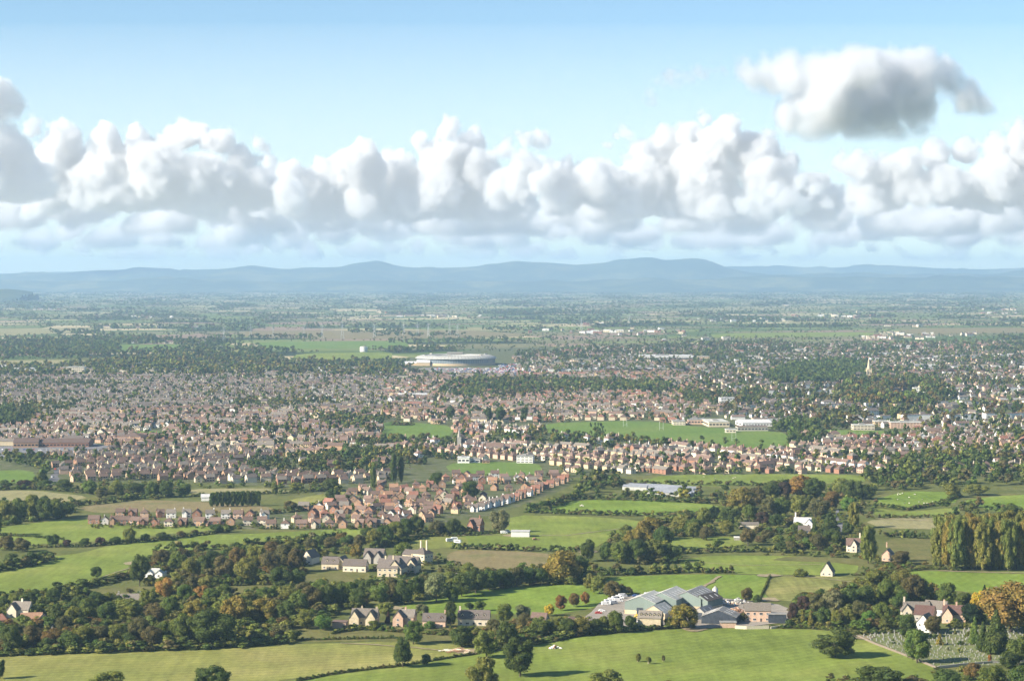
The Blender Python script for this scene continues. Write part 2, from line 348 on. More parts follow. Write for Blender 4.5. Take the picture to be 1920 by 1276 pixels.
# ================================================================== clouds: real volumes, shaped by puffs and broken by noise
def cloud(label, blobs, D, base, vox=55, soft=.38, dens=.012, na=.68, base_n=1.3, seed=0, sq=1.0, aniso=.45, warp=1.0, alb=.972):
    g = random.Random(seed); k = F / D; sph = []
    for (x, y, r) in blobs:
        X, Y, Z = AT(x, y, D); Rr = r / k; sph.append((X, Y + g.uniform(-.9, .7) * Rr, Z - .06 * Rr, Rr * .94))
    zb = AT(960, base, D)[2]; S = 40000 / D
    x0 = min(a[0] - a[3] for a in sph) - 500 / S; x1 = max(a[0] + a[3] for a in sph) + 500 / S
    y0 = min(a[1] - a[3] for a in sph) - 300 / S; y1 = max(a[1] + a[3] for a in sph) + 300 / S
    z1 = max(a[2] + a[3] * sq for a in sph) + 300 / S; z0 = max(530, zb - 200 / S)
    ng = bpy.data.node_groups.new('cloud', 'GeometryNodeTree'); ng.interface.new_socket('Geometry', in_out='OUTPUT', socket_type='NodeSocketGeometry')
    N, L = ng.nodes, ng.links; out = N.new('NodeGroupOutput'); pos = N.new('GeometryNodeInputPosition')
    off = N.new('ShaderNodeVectorMath'); off.operation = 'ADD'; L.new(pos.outputs[0], off.inputs[0]); off.inputs[1].default_value = (seed * 7919.0, 0, 0)
    def mt(op, a, b=None, c=None):
        n = N.new('ShaderNodeMath'); n.operation = op
        for i, v in enumerate((a, b, c)):
            if v is None: continue
            if isinstance(v, (int, float)): n.inputs[i].default_value = v
            else: L.new(v, n.inputs[i])
        return n.outputs[0]
    def noise(scale, detail, rough=.55):
        n = N.new('ShaderNodeTexNoise'); n.inputs['Scale'].default_value = scale; n.inputs['Detail'].default_value = detail; n.inputs['Roughness'].default_value = rough
        L.new(off.outputs[0], n.inputs['Vector']); return n
    def vec(op, a, b):
        n = N.new('ShaderNodeVectorMath'); n.operation = op; L.new(a, n.inputs[0])
        if op == 'SCALE': n.inputs['Scale'].default_value = b
        elif isinstance(b, tuple): n.inputs[1].default_value = b
        else: L.new(b, n.inputs[1])
        return n.outputs['Value'] if op == 'DISTANCE' else n.outputs[0]
    wv = vec('SCALE', vec('SUBTRACT', noise(1 / 1300 * S, 3).outputs['Color'], (.5, .5, .5)), 620 / S * warp)
    va = vec('ADD', pos.outputs[0], wv)
    va2 = vec('MULTIPLY', va, (1, 1, 1 / sq))
    f = None
    for (X, Y, Z, Rr) in sph:
        t = mt('MULTIPLY_ADD', vec('DISTANCE', va2, (X, Y, Z / sq)), -1.0, Rr)
        f = t if f is None else mt('SMOOTH_MAX', f, t, 70 / S)
    def vor(scale):
        n = N.new('ShaderNodeTexVoronoi'); n.inputs['Scale'].default_value = scale; L.new(vec('ADD', va, (seed * 91.0, 0, 0)), n.inputs['Vector']); return n.outputs['Distance']
    b1 = mt('ADD', mt('MULTIPLY_ADD', vor(1 / 560 * S), -300 / S * na, 130 / S * na), mt('MULTIPLY_ADD', noise(1 / 1500 * S, 3).outputs[0], 620 / S * na, -310 / S * na))
    b2 = mt('MULTIPLY_ADD', vor(1 / 210 * S), -210 / S * na, 60 / S * na)
    n3 = mt('MULTIPLY_ADD', noise(1 / 380 * S, 10, .72).outputs[0], 760 / S * na, -420 / S * na)
    f = mt('ADD', mt('ADD', f, b1), mt('ADD', b2, n3))
    sz = N.new('ShaderNodeSeparateXYZ'); L.new(pos.outputs[0], sz.inputs[0])
    nb = mt('MULTIPLY_ADD', noise(1 / 900 * S, 4).outputs[0], 460 / S * base_n, -230 / S * base_n)
    f = mt('MINIMUM', f, mt('MULTIPLY', mt('ADD', mt('SUBTRACT', sz.outputs[2], zb), nb), .7))
    mr = N.new('ShaderNodeMapRange'); L.new(f, mr.inputs[0]); mr.inputs[1].default_value = 0; mr.inputs[2].default_value = 170 * soft / S; mr.inputs[3].default_value = 0; mr.inputs[4].default_value = 1
    vc = N.new('GeometryNodeVolumeCube'); L.new(mr.outputs[0], vc.inputs['Density'])
    vc.inputs['Min'].default_value = (x0, y0, z0); vc.inputs['Max'].default_value = (x1, y1, z1)
    for a, b in (('X', x1 - x0), ('Y', y1 - y0), ('Z', z1 - z0)): vc.inputs['Resolution ' + a].default_value = max(8, int(b / vox))
    m = bpy.data.materials.new('cloud_vapour'); m.use_nodes = True; nt = m.node_tree; nt.nodes.clear()
    o = nt.nodes.new('ShaderNodeOutputMaterial'); v = nt.nodes.new('ShaderNodeVolumePrincipled')
    v.inputs['Color'].default_value = (alb - .004, alb + (1 - alb) * .25, alb + (1 - alb) * .8, 1); v.inputs['Density'].default_value = dens * S; v.inputs['Anisotropy'].default_value = aniso
    nt.links.new(v.outputs[0], o.inputs['Volume'])
    sm = N.new('GeometryNodeSetMaterial'); L.new(vc.outputs[0], sm.inputs[0]); sm.inputs['Material'].default_value = m; L.new(sm.outputs[0], out.inputs[0])
    me = bpy.data.meshes.new('cloud'); me.materials.append(m); ob = link('cloud', me)
    ob.modifiers.new('vapour', 'NODES').node_group = ng
    return tag(ob, label, 'cloud', 'cumulus clouds over the far plain', kind='stuff')
def fillb(x0, x1, y0, y1, n, r0, r1, seed):
    g = random.Random(seed); return [(x0 + (x1 - x0) * (i + g.random()) / n, g.uniform(y0, y1), g.uniform(r0, r1)) for i in range(n)]
cloud('heap of grey and white cumulus nearest the left edge, darkest on its flank', [(-60, 300, 80), (-10, 262, 48), (15, 300, 62), (-40, 350, 95), (55, 350, 66), (-5, 165, 36), (-25, 195, 48), (25, 200, 28), (48, 203, 14), (-60, 170, 50)], 30000, 380, 22, seed=1, na=.6, dens=.007)
cloud('broad cumulus bank left of centre with a bright pointed top', [(60, 238, 32), (90, 262, 42), (130, 262, 42), (200, 270, 48), (260, 256, 42), (330, 250, 42), (362, 234, 28), (376, 216, 14), (405, 262, 44), (445, 300, 46), (110, 320, 75), (300, 320, 80), (210, 335, 85), (380, 340, 80), (470, 350, 55), (520, 368, 38), (555, 382, 22)] + fillb(40, 540, 340, 390, 12, 40, 60, 2), 36000, 405, 23, seed=2)
cloud('middle cumulus bank with rounded domes above the ring-shaped office', [(486, 268, 20), (505, 312, 30), (545, 308, 26), (600, 316, 38), (650, 296, 32), (690, 268, 34), (680, 310, 60), (740, 315, 52), (785, 266, 34), (835, 250, 36), (885, 268, 38), (830, 305, 66), (760, 350, 70), (900, 330, 60), (640, 350, 66), (560, 345, 58), (950, 360, 50)] + fillb(480, 980, 350, 400, 12, 40, 60, 3), 42000, 418, 26, seed=3)
cloud('bright white cumulus tower just right of the middle bank', [(940, 286, 30), (970, 268, 30), (1003, 260, 28), (980, 310, 48), (1010, 330, 52), (1060, 312, 18), (1090, 310, 16), (950, 350, 50), (1060, 345, 52), (1110, 350, 50)] + fillb(920, 1180, 350, 390, 6, 40, 55, 4), 39000, 404, 23, seed=4)
cloud('largest cumulus heap right of centre, brightest of all on top', [(1140, 264, 22), (1170, 243, 27), (1192, 278, 32), (1250, 262, 42), (1290, 255, 40), (1316, 225, 22), (1358, 230, 28), (1350, 270, 56), (1290, 285, 60), (1400, 278, 48), (1220, 312, 60), (1440, 250, 22), (1430, 300, 56), (1485, 308, 38), (1200, 350, 75), (1320, 350, 90), (1120, 345, 58), (1440, 350, 66), (1510, 358, 46), (1550, 385, 28)] + fillb(1100, 1560, 350, 400, 12, 40, 60, 5), 40000, 416, 24, seed=5)
cloud('low lumpy cumulus in front of the largest heap at its right foot', [(1420, 365, 24), (1450, 348, 28), (1500, 336, 28), (1530, 350, 30), (1480, 375, 36), (1400, 385, 26), (1560, 385, 22), (1430, 392, 30), (1510, 385, 34)], 33000, 406, 26, seed=11)
cloud('large soft grey cloud floating alone high at the right', [(1410, 140, 44), (1440, 135, 54), (1490, 128, 62), (1540, 130, 60), (1600, 140, 66), (1660, 145, 62), (1720, 140, 58), (1780, 155, 54), (1825, 180, 42), (1845, 195, 30), (1560, 185, 76), (1500, 190, 60), (1640, 195, 76), (1720, 190, 64), (1530, 235, 48), (1600, 240, 50), (1670, 238, 44), (1475, 240, 30), (1740, 240, 30)], 19000, 268, 18, soft=1.5, dens=.0075, seed=6, base_n=.6, na=.62, alb=.955, warp=1.5)
cloud('thin grey wisps trailing left of the high grey cloud', [(1215, 175, 16), (1240, 140, 19), (1270, 140, 26), (1310, 140, 30), (1350, 138, 28), (1390, 135, 32), (1195, 170, 10), (1165, 180, 9), (1285, 160, 20)], 19000, 210, 16, soft=4.5, dens=.014, seed=7, base_n=.3, na=.75, warp=2.2)
cloud('small torn grey wisp in the blue above the left clouds', [(345, 193, 9), (365, 190, 10), (385, 194, 7), (595, 263, 11), (600, 256, 8)], 25000, 280, 20, soft=2.5, dens=.005, seed=8, base_n=.2, na=.3)
cloud('tiny dark torn cloud at the far right beside the high cloud', [(1845, 208, 14), (1870, 160, 9), (1830, 203, 16)], 19000, 226, 20, soft=2.5, dens=.006, seed=9, na=.3, base_n=.3)
cloud('cumulus bank at the right edge behind the high grey cloud', [(1575, 300, 30), (1610, 300, 42), (1650, 315, 42), (1700, 305, 42), (1760, 290, 42), (1820, 284, 42), (1870, 280, 44), (1912, 250, 24), (1930, 278, 50), (1860, 330, 62), (1770, 345, 62), (1680, 345, 55), (1990, 300, 75), (1960, 350, 66)] + fillb(1590, 2000, 345, 385, 10, 36, 55, 10), 38000, 402, 24, seed=10)
# rows of lower, farther cloud down to the horizon: flattened puffs, seen ever lower
gl = random.Random(21)
for i, (D, base, top, n, r0, r1, dens) in enumerate([(50000, 440, 350, 34, 50, 78, .02), (60000, 466, 400, 44, 38, 56, .016), (76000, 490, 440, 48, 28, 42, .011)]):
    bl = [(-150 + 2220 * (k + gl.random()) / n, gl.uniform(top + r0 * .5, base - 6), gl.uniform(r0, r1)) for k in range(n)]
    cloud(['distant cloud layer just under the cumulus banks', 'second and lower of the distant cloud layers', 'lowest and faintest cloud layer above the hills'][i], bl, D, base, 90 + 20 * i, soft=1.4, dens=dens, seed=30 + i, na=.5, sq=.6, base_n=.6, warp=1.8)
# added wedge of haze, no real cloud, lifts the banks' shade; thickest low down
mb = MB(); p_ = [(14500, 560), (30000, 560), (30000, 800), (29300, 1500), (28300, 2200), (27200, 2800), (26400, 3100), (25900, 3180), (24600, 2950), (22500, 2350), (19500, 1560), (17000, 1000)]; n_ = len(p_)
mb.add([(-14000, y, z) for y, z in p_] + [(14000, y, z) for y, z in p_], [tuple(range(n_)), tuple(range(2 * n_ - 1, n_ - 1, -1))] + [((i + 1) % n_, i, n_ + i, n_ + (i + 1) % n_) for i in range(n_)])
mb.f = [f[::-1] for f in mb.f]
m = bpy.data.materials.new('veil'); m.use_nodes = True; nt = m.node_tree; nt.nodes.clear()
o_ = nt.nodes.new('ShaderNodeOutputMaterial'); v_ = nt.nodes.new('ShaderNodeVolumePrincipled'); v_.inputs['Color'].default_value = (.95, .97, 1, 1); v_.inputs['Density'].default_value = 3.5e-5
nt.links.new(v_.outputs[0], o_.inputs['Volume']); tag(mb.build('cloud', m), 'added veil of haze that pales the shade of the cumulus banks, thickening towards the horizon', 'cloud', kind='stuff')
# ================================================================== ground: one patchwork sheet to the foot of the hills
GA = grass('rough_ground', (.08, .095, .028), (.11, .125, .038), (.155, .15, .055), .02, .25)
gm = [GA,
      grass('far_pasture', (.12, .16, .045), (.15, .185, .055), (.18, .2, .07), .003, .03),
      grass('far_green', (.07, .11, .03), (.085, .125, .035), (.11, .14, .045), .003, .03),
      grass('far_dull', (.13, .13, .06), (.16, .155, .075), (.18, .17, .085), .003, .03),
      grass('far_stubble', (.34, .29, .17), (.4, .34, .2), (.46, .39, .25), .003, .03),
      grass('far_plough', (.2, .145, .1), (.23, .17, .12), (.26, .19, .14), .003, .03),
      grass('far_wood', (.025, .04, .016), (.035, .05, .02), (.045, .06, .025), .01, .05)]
CA, SA = math.cos(R(14)), math.sin(R(14)); CS = 205.0
def uv(i, j):
    g = random.Random(i * 7349 + j * 31); s_ = 1.0
    u, v = (i + g.uniform(-.36, .36)) * CS * 1.25, (j + g.uniform(-.36, .36)) * CS
    return (u * CA - v * SA, u * SA + v * CA)
vid = {}; vs = []; fs = []; mi = []; EDGES = set(); CELLM = {}
for i in range(-72, 98):
    for j in range(-33, 204):
        cx, cy_ = uv(i, j)
        if not (-14500 < cx < 14500 and -2600 < cy_ < 37600): continue
        q = []
        for a, b in ((i, j), (i + 1, j), (i + 1, j + 1), (i, j + 1)):
            if (a, b) not in vid: vid[(a, b)] = len(vs); vs.append((*uv(a, b), 0.0))
            q.append(vid[(a, b)])
        fs.append(tuple(q)); g = random.Random(i * 91 + j * 13007)
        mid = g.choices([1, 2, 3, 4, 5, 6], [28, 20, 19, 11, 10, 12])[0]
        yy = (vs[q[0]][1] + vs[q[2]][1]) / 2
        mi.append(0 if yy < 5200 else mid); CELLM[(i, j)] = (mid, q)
        for a, b in ((0, 1), (1, 2), (2, 3), (3, 0)): EDGES.add((min(q[a], q[b]), max(q[a], q[b])))
me = bpy.data.meshes.new('ground'); me.from_pydata(vs, [], fs)
for m in gm: me.materials.append(m)
me.polygons.foreach_set('material_index', mi); link('ground', me)['kind'] = 'structure'
# ------------------------------------------------------------------ fields (sheets lying just above the ground)
GR1 = grass('hay_meadow', (.155, .175, .045), (.205, .21, .06), (.25, .235, .08), .012, .3, .04, 1.3, .07)
GR2 = grass('pasture', (.125, .165, .034), (.16, .205, .042), (.2, .225, .056), .012, .3, .03, .9, .05)
GR3 = grass('bright_pasture', (.12, .185, .03), (.15, .215, .037), (.185, .235, .05), .014, .3, .03, .5, .05)
GR4 = grass('mown_strip', (.15, .165, .048), (.185, .19, .06), (.25, .23, .09), .02, .3, .12, 1.9, .14)
GR5 = grass('dry_rough', (.17, .14, .065), (.205, .17, .085), (.15, .15, .06), .03, .3)
GR6 = grass('park_green', (.1, .165, .035), (.12, .185, .04), (.145, .195, .05), .01, .2)
GR7 = grass('pale_field', (.2, .2, .09), (.24, .225, .11), (.28, .25, .13), .01, .2)
ROUGH = grass('scrub_grass', (.1, .11, .036), (.13, .13, .045), (.16, .145, .06), .05, .4)
YARD = plain('concrete_yard', (.24, .215, .18), .18, .15)
ASPH = plain('asphalt', (.15, .15, .155), .2, .1)
def chaikin(p, it=1):
    for _ in range(it):
        q = []
        for a, b in zip(p, p[1:] + p[:1]):
            q += [(a[0] * .82 + b[0] * .18, a[1] * .82 + b[1] * .18), (a[0] * .18 + b[0] * .82, a[1] * .18 + b[1] * .82)]
        p = q
    return p
FIELDS = []
ZL = [.04]
def field(name, poly, mat, z=None, keep=True, smooth=1, wob=1.2):
    ZL[0] += .004
    P = [G(*p) for p in (chaikin(poly, smooth) if smooth else poly)]
    pts = []
    for (ax, ay), (bx, by) in zip(P, P[1:] + P[:1]):
        n = max(1, int(math.hypot(bx - ax, by - ay) / 12))
        for k in range(n):
            t = k / n; pts.append((ax + (bx - ax) * t + rnd.uniform(-wob, wob), ay + (by - ay) * t + rnd.uniform(-wob, wob), 0))
    me = bpy.data.meshes.new(name); me.from_pydata(pts, [], [tuple(range(len(pts)))]); me.validate()
    if me.polygons and me.polygons[0].normal.z < 0: me.flip_normals()
    o = link(name, me, mats=[mat]); o.location.z = z or ZL[0]; o['kind'] = 'structure'
    if keep: FIELDS.append(poly)
    return o
# gardens and streets of the town: one mottled sheet
TG = grass('town_gardens', (.07, .09, .032), (.095, .11, .045), (.16, .15, .115), .09, .5)
field('gardens', [(-200, 912), (280, 902), (560, 912), (640, 945), (700, 925), (840, 905), (1060, 895), (1240, 890), (1700, 892), (1980, 900), (2300, 720), (2100, 655), (960, 645), (640, 690), (-300, 708)], TG, keep=False)
field('gardens', [(150, 985), (500, 962), (620, 940), (760, 905), (900, 895), (1075, 893), (1070, 912), (940, 962), (800, 985), (740, 994), (500, 992)], TG, keep=False)
for nm, poly, mt_ in [
    ('field', [(-80, 1229), (160, 1221), (350, 1215), (560, 1206), (735, 1202), (880, 1208), (895, 1222), (780, 1240), (640, 1260), (520, 1275), (400, 1292), (-80, 1330)], GR1),
    ('field', [(400, 1294), (640, 1263), (780, 1243), (900, 1225), (1000, 1208), (1080, 1193), (1200, 1184), (1290, 1177), (1420, 1178), (1540, 1180), (1603, 1190), (1690, 1225), (1765, 1252), (1850, 1276), (1900, 1330), (380, 1330)], GR2),
    ('field', [(560, 1192), (740, 1180), (860, 1192), (860, 1203), (735, 1200), (560, 1203)], ROUGH),
    ('field', [(735, 1140), (790, 1128), (850, 1116), (900, 1106), (1000, 1097), (1080, 1094), (1115, 1103), (1145, 1115), (1120, 1138), (1040, 1152), (960, 1150), (800, 1150)], GR3),
    ('field', [(1130, 1082), (1280, 1076), (1442, 1078), (1432, 1110), (1440, 1125), (1330, 1120), (1200, 1114), (1160, 1100)], GR3),
    ('field', [(1444, 1078), (1600, 1080), (1612, 1095), (1560, 1108), (1500, 1128), (1436, 1122)], GR4),
    ('field', [(1270, 1050), (1340, 1040), (1500, 1042), (1612, 1055), (1602, 1078), (1440, 1076), (1290, 1072)], GR2),
    ('field', [(1680, 1072), (1730, 1070), (1980, 1072), (2000, 1118), (1850, 1114), (1760, 1102), (1690, 1095)], GR3),
    ('field', [(-80, 1070), (60, 1045), (130, 1040), (230, 1018), (350, 1004), (520, 998), (690, 988), (702, 998), (640, 1010), (560, 1020), (420, 1028), (300, 1036), (250, 1055), (230, 1078), (170, 1097), (60, 1116), (-80, 1120)], GR2),
    ('field', [(420, 1040), (500, 1028), (600, 1022), (640, 1014), (640, 1022), (560, 1034), (420, 1046), (340, 1050)], GR3),
    ('field', [(-80, 1000), (20, 985), (150, 970), (240, 984), (440, 985), (420, 993), (330, 999), (200, 1013), (60, 1020), (-80, 1040)], GR2),
    ('field', [(-80, 921), (60, 918), (170, 931), (125, 941), (60, 936), (-80, 945)], GR7),
    ('field', [(140, 951), (260, 936), (400, 941), (520, 951), (490, 961), (320, 959), (180, 962)], GR5),
    ('field', [(350, 917), (480, 914), (560, 921), (480, 924), (370, 928)], GR7),
    ('field', [(520, 941), (600, 926), (690, 915), (690, 925), (600, 946)], GR1),
    ('field', [(960, 965), (1090, 968), (1200, 975), (1225, 990), (1150, 1008), (1100, 1032), (960, 1030), (880, 1022), (860, 1003), (950, 995)], GR2),
    ('field', [(1000, 956), (1090, 935), (1300, 940), (1382, 955), (1320, 964), (1180, 965), (1050, 961)], GR3),
    ('field', [(1180, 905), (1250, 890), (1450, 888), (1625, 890), (1620, 905), (1500, 908), (1300, 912)], GR2),
    ('field', [(860, 1030), (1020, 1035), (1060, 1050), (1000, 1066), (880, 1066), (830, 1045)], GR5),
    ('field', [(765, 1003), (870, 1004), (882, 1022), (800, 1030), (765, 1015)], GR1),
    ('field', [(1635, 937), (1700, 920), (1800, 923), (1790, 945), (1700, 955), (1650, 946)], GR3),
    ('field', [(1620, 976), (1700, 968), (1800, 972), (1780, 992), (1650, 990)], GR7),
    ('field', [(1640, 952), (1700, 960), (1800, 950), (1800, 966), (1640, 968)], GR2),
    ('field', [(1800, 940), (1860, 930), (1980, 925), (1980, 960), (1880, 962)], GR3),
    ('field', [(1650, 1010), (1760, 1008), (1760, 1060), (1680, 1055)], ROUGH),
    ('field', [(1440, 1050), (1480, 1042), (1640, 1048), (1640, 1075), (1600, 1056)], ROUGH),
    ('field', [(560, 1078), (690, 1070), (700, 1092), (560, 1098)], ROUGH),
    ('field', [(130, 1105), (280, 1098), (300, 1112), (180, 1122)], ROUGH),
    ('field', [(380, 1100), (520, 1095), (520, 1108), (400, 1115)], ROUGH),
    ('field', [(600, 1160), (960, 1170), (960, 1190), (740, 1182), (600, 1190)], ROUGH),
    ('field', [(1180, 1010), (1380, 1005), (1400, 1022), (1280, 1030), (1180, 1025)], GR2),
    ('field', [(715, 794), (740, 789), (855, 799), (840, 824), (715, 825)], GR6),
    ('field', [(1015, 793), (1200, 788), (1320, 801), (1410, 805), (1480, 812), (1482, 845), (1400, 846), (1290, 834), (1150, 820), (1030, 815)], GR6),
    ('field', [(835, 870), (900, 865), (1015, 868), (1015, 890), (850, 892)], GR6),
    ('field', [(-60, 885), (60, 880), (75, 905), (-60, 914)], GR6),
    ('field', [(1520, 805), (1700, 808), (1690, 820), (1540, 817)], GR6),
    ('field', [(1670, 735), (1730, 734), (1735, 749), (1675, 749)], GR6),
    ('field', [(1760, 750), (1930, 752), (1980, 762), (1780, 760)], GR3),
    ('field', [(245, 809), (300, 807), (302, 818), (255, 820)], GR6),
    ('field', [(215, 646), (330, 645), (350, 658), (230, 661)], GR6),
    ('field', [(395, 655), (440, 653), (480, 662), (440, 667), (395, 666)], GR1),
    ('field', [(470, 640), (760, 640), (770, 652), (500, 654)], GR6),
    ('field', [(560, 662), (735, 660), (735, 672), (540, 676)], GR2),
    ('field', [(-60, 616), (175, 614), (180, 622), (-60, 632)], GR7),
    ('field', [(450, 620), (860, 618), (980, 626), (980, 632), (640, 636), (450, 632)], GR5),
    ('field', [(870, 613), (985, 615), (980, 621), (880, 620)], GR7),
    ('field', [(1120, 570), (1210, 570), (1210, 576), (1110, 578)], GR5),
    ('field', [(1330, 575), (1560, 573), (1590, 578), (1340, 585)], GR7),
    ('field', [(1480, 600), (1620, 600), (1640, 606), (1480, 608)], GR7),
    ('field', [(1240, 585), (1330, 583), (1330, 588), (1230, 590)], GR5),
    ('field', [(1330, 625), (1640, 622), (1640, 630), (1340, 634)], GR2),
    ('field', [(1680, 616), (1930, 614), (1980, 622), (1700, 627)], GR5),
    ('field', [(-60, 676), (160, 674), (160, 682), (-60, 684)], GR7)]:
    field(nm, poly, mt_)
CEM = [(1612, 1192), (1700, 1180), (1760, 1182), (1960, 1170), (1980, 1240), (1870, 1247), (1755, 1250), (1690, 1224)]
field('grass', CEM, grass('cemetery_grass', (.11, .14, .05), (.15, .17, .07), (.2, .2, .11), .15, .6), keep=True, smooth=0)
for poly in ([(1085, 1168), (1120, 1132), (1165, 1117), (1220, 1112), (1350, 1120), (1480, 1135), (1485, 1165), (1380, 1176), (1180, 1178)], [(1860, 1100), (1870, 1098), (1875, 1104)]):
    field('pavement', poly, YARD, keep=False)
field('pavement', [(-40, 838), (170, 830), (215, 838), (200, 848), (100, 850), (-40, 860)], ASPH)
field('road', [(112, 868), (116, 868), (108, 908), (84, 912)], ASPH, smooth=0)
field('road', [(534, 770), (537, 770), (520, 830), (510, 830)], ASPH, smooth=0)
field('road', [(1566, 955), (1574, 955), (1582, 1000), (1566, 1000)], ASPH, smooth=0)
field('pavement', [(940, 690), (1010, 700), (860, 706), (760, 696), (800, 688)], YARD)
# ------------------------------------------------------------------ hills on the horizon
HM = grass('hill_woods', (.02, .035, .018), (.045, .065, .03), (.14, .14, .06), .0016, .009)
def ridge(sky_pts, D, depth, name, seed, res=90.0, foot=1.0):
    g = np.random.default_rng(seed)
    xs = np.array([AT(p[0], p[1], D)[0] for p in sky_pts]); zs = np.array([AT(p[0], p[1], D)[2] for p in sky_pts])
    X = np.arange(xs[0], xs[-1], res); nx = len(X); ny = 41
    H = np.interp(X, xs, zs)
    H += sum(a * np.interp(X, np.arange(xs[0] - 1e3, xs[-1] + 1e3, w_), g.uniform(-1, 1, len(np.arange(xs[0] - 1e3, xs[-1] + 1e3, w_)))) for a, w_ in ((9, 1100), (7, 480), (4, 200)))
    T = np.linspace(-1, 1, ny); V = np.zeros((nx, ny, 3))
    spur = np.interp(X, np.arange(xs[0] - 1e3, xs[-1] + 1e3, 700), g.uniform(.5, 1.7, len(np.arange(xs[0] - 1e3, xs[-1] + 1e3, 700))))
    for j, t in enumerate(T):
        f = np.exp(-(t * 2.2 * spur) ** 2) * (1 - t ** 4)
        n_ = np.interp(X, np.arange(xs[0] - 1e3, xs[-1] + 1e3, 260), g.uniform(-1, 1, len(np.arange(xs[0] - 1e3, xs[-1] + 1e3, 260)))) * 42 * (1 - abs(t)) * (abs(t) > .05)
        V[:, j, 0] = X; V[:, j, 1] = D + t * depth; V[:, j, 2] = H * f + n_ - 2
    idx = np.arange(nx * ny).reshape(nx, ny)
    Fc = np.stack([idx[:-1, :-1], idx[1:, :-1], idx[1:, 1:], idx[:-1, 1:]], 2).reshape(-1, 4)
    me = fast_mesh(name, (V.reshape(-1, 3), Fc), 4, [HM])
    me.polygons.foreach_set('use_smooth', [True] * len(me.polygons))
    link(name, me)['kind'] = 'structure'
SK = [(-700, 512), (-200, 516), (0, 514), (60, 512), (100, 513), (180, 507), (260, 505), (330, 506), (370, 508), (400, 505), (430, 502), (470, 499), (500, 503), (520, 506), (560, 504), (600, 502), (640, 500), (660, 494), (690, 491), (720, 493), (750, 499), (780, 502), (800, 500), (830, 502), (880, 500), (900, 498), (940, 492), (970, 489), (1000, 491), (1050, 493), (1080, 496), (1110, 494), (1140, 491), (1170, 487), (1190, 484), (1210, 482), (1230, 485), (1255, 488), (1280, 485), (1300, 484), (1320, 486), (1340, 492), (1365, 502), (1400, 509), (1450, 513), (1620, 513), (1700, 515), (1850, 513), (1920, 510), (2100, 512), (2600, 513)]
ridge(SK, 30500, 3200, 'hills', 1)
ridge([(-900, 512), (0, 512), (600, 508), (1300, 508), (1380, 500), (1450, 499), (1500, 501), (1560, 501), (1650, 497), (1750, 503), (1850, 504), (1920, 501), (2200, 503), (2800, 510)], 36300, 1200, 'hills', 2)
ridge([(-700, 528), (-100, 522), (60, 526), (160, 530), (300, 520), (420, 526), (560, 531), (700, 524), (900, 530), (1050, 527), (1200, 524), (1400, 522), (1500, 518), (1650, 523), (1800, 519), (2000, 521), (2500, 526)], 26500, 2200, 'hills', 3)
ridge([(-400, 547), (-60, 545), (10, 546), (40, 550), (70, 553)], 17000, 1000, 'hills', 4)


# trodden tracks and gateways worn into the turf
TRK = plain('worn_track', (.26, .215, .13), .25, .2)
def track(pts, w, label=None):
    P = [Vector((*G(*p), 0)) for p in pts]; q = []
    for i in range(len(P) - 1):
        for k in range(6): q.append(P[i].lerp(P[i + 1], k / 6) + Vector((rnd.uniform(-.8, .8), rnd.uniform(-.8, .8), 0)))
    q.append(P[-1]); L_, R_ = [], []
    for i, p in enumerate(q):
        d = (q[min(i + 1, len(q) - 1)] - q[max(i - 1, 0)]).normalized(); n = Vector((-d.y, d.x, 0)) * w / 2 * rnd.uniform(.7, 1.2); L_.append(p + n); R_.append(p - n)
    m = len(q); me = bpy.data.meshes.new('path'); me.from_pydata([tuple(v) for v in L_ + R_], [], [(i, m + i, m + i + 1, i + 1)[::-1] for i in range(m - 1)])
    ZL[0] += .004; o = link('path', me, mats=[TRK]); o.location.z = ZL[0] + .1; o['kind'] = 'structure'
for pts, w_ in [([(1285, 1122), (1310, 1105), (1335, 1090), (1350, 1080)], 3), ([(640, 1206), (760, 1212), (860, 1223)], 2), ([(120, 1104), (260, 1060), (420, 1035)], 1.4), ([(960, 1004), (1060, 1004), (1190, 988)], 2),
                ([(1436, 1078), (1520, 1082), (1610, 1092)], 1.8), ([(1760, 1070), (1850, 1073), (1960, 1075)], 4), ([(1640, 972), (1720, 975), (1790, 980)], 3), ([(870, 1026), (960, 1030)], 2.5), ([(1270, 1052), (1400, 1060), (1540, 1058)], 1.2), ([(700, 1003), (790, 1004), (880, 1003), (960, 1003)], 2.4)]:
    track(pts, w_)
for px, py in [(880, 1222), (1440, 1124), (1300, 1180), (735, 1140), (1100, 1034), (1440, 1079), (960, 1004), (250, 1056), (1612, 1195)]:
    x, y = G(px, py); me = bpy.data.meshes.new('ground_patch'); me.from_pydata([(x + rnd.uniform(5, 9) * math.cos(t * .45), y + rnd.uniform(5, 10) * math.sin(t * .45), 0) for t in range(14)], [], [tuple(range(14))]); ZL[0] += .004
    o = link('ground', me, mats=[TRK]); o.location.z = ZL[0] + .1; o['kind'] = 'structure'
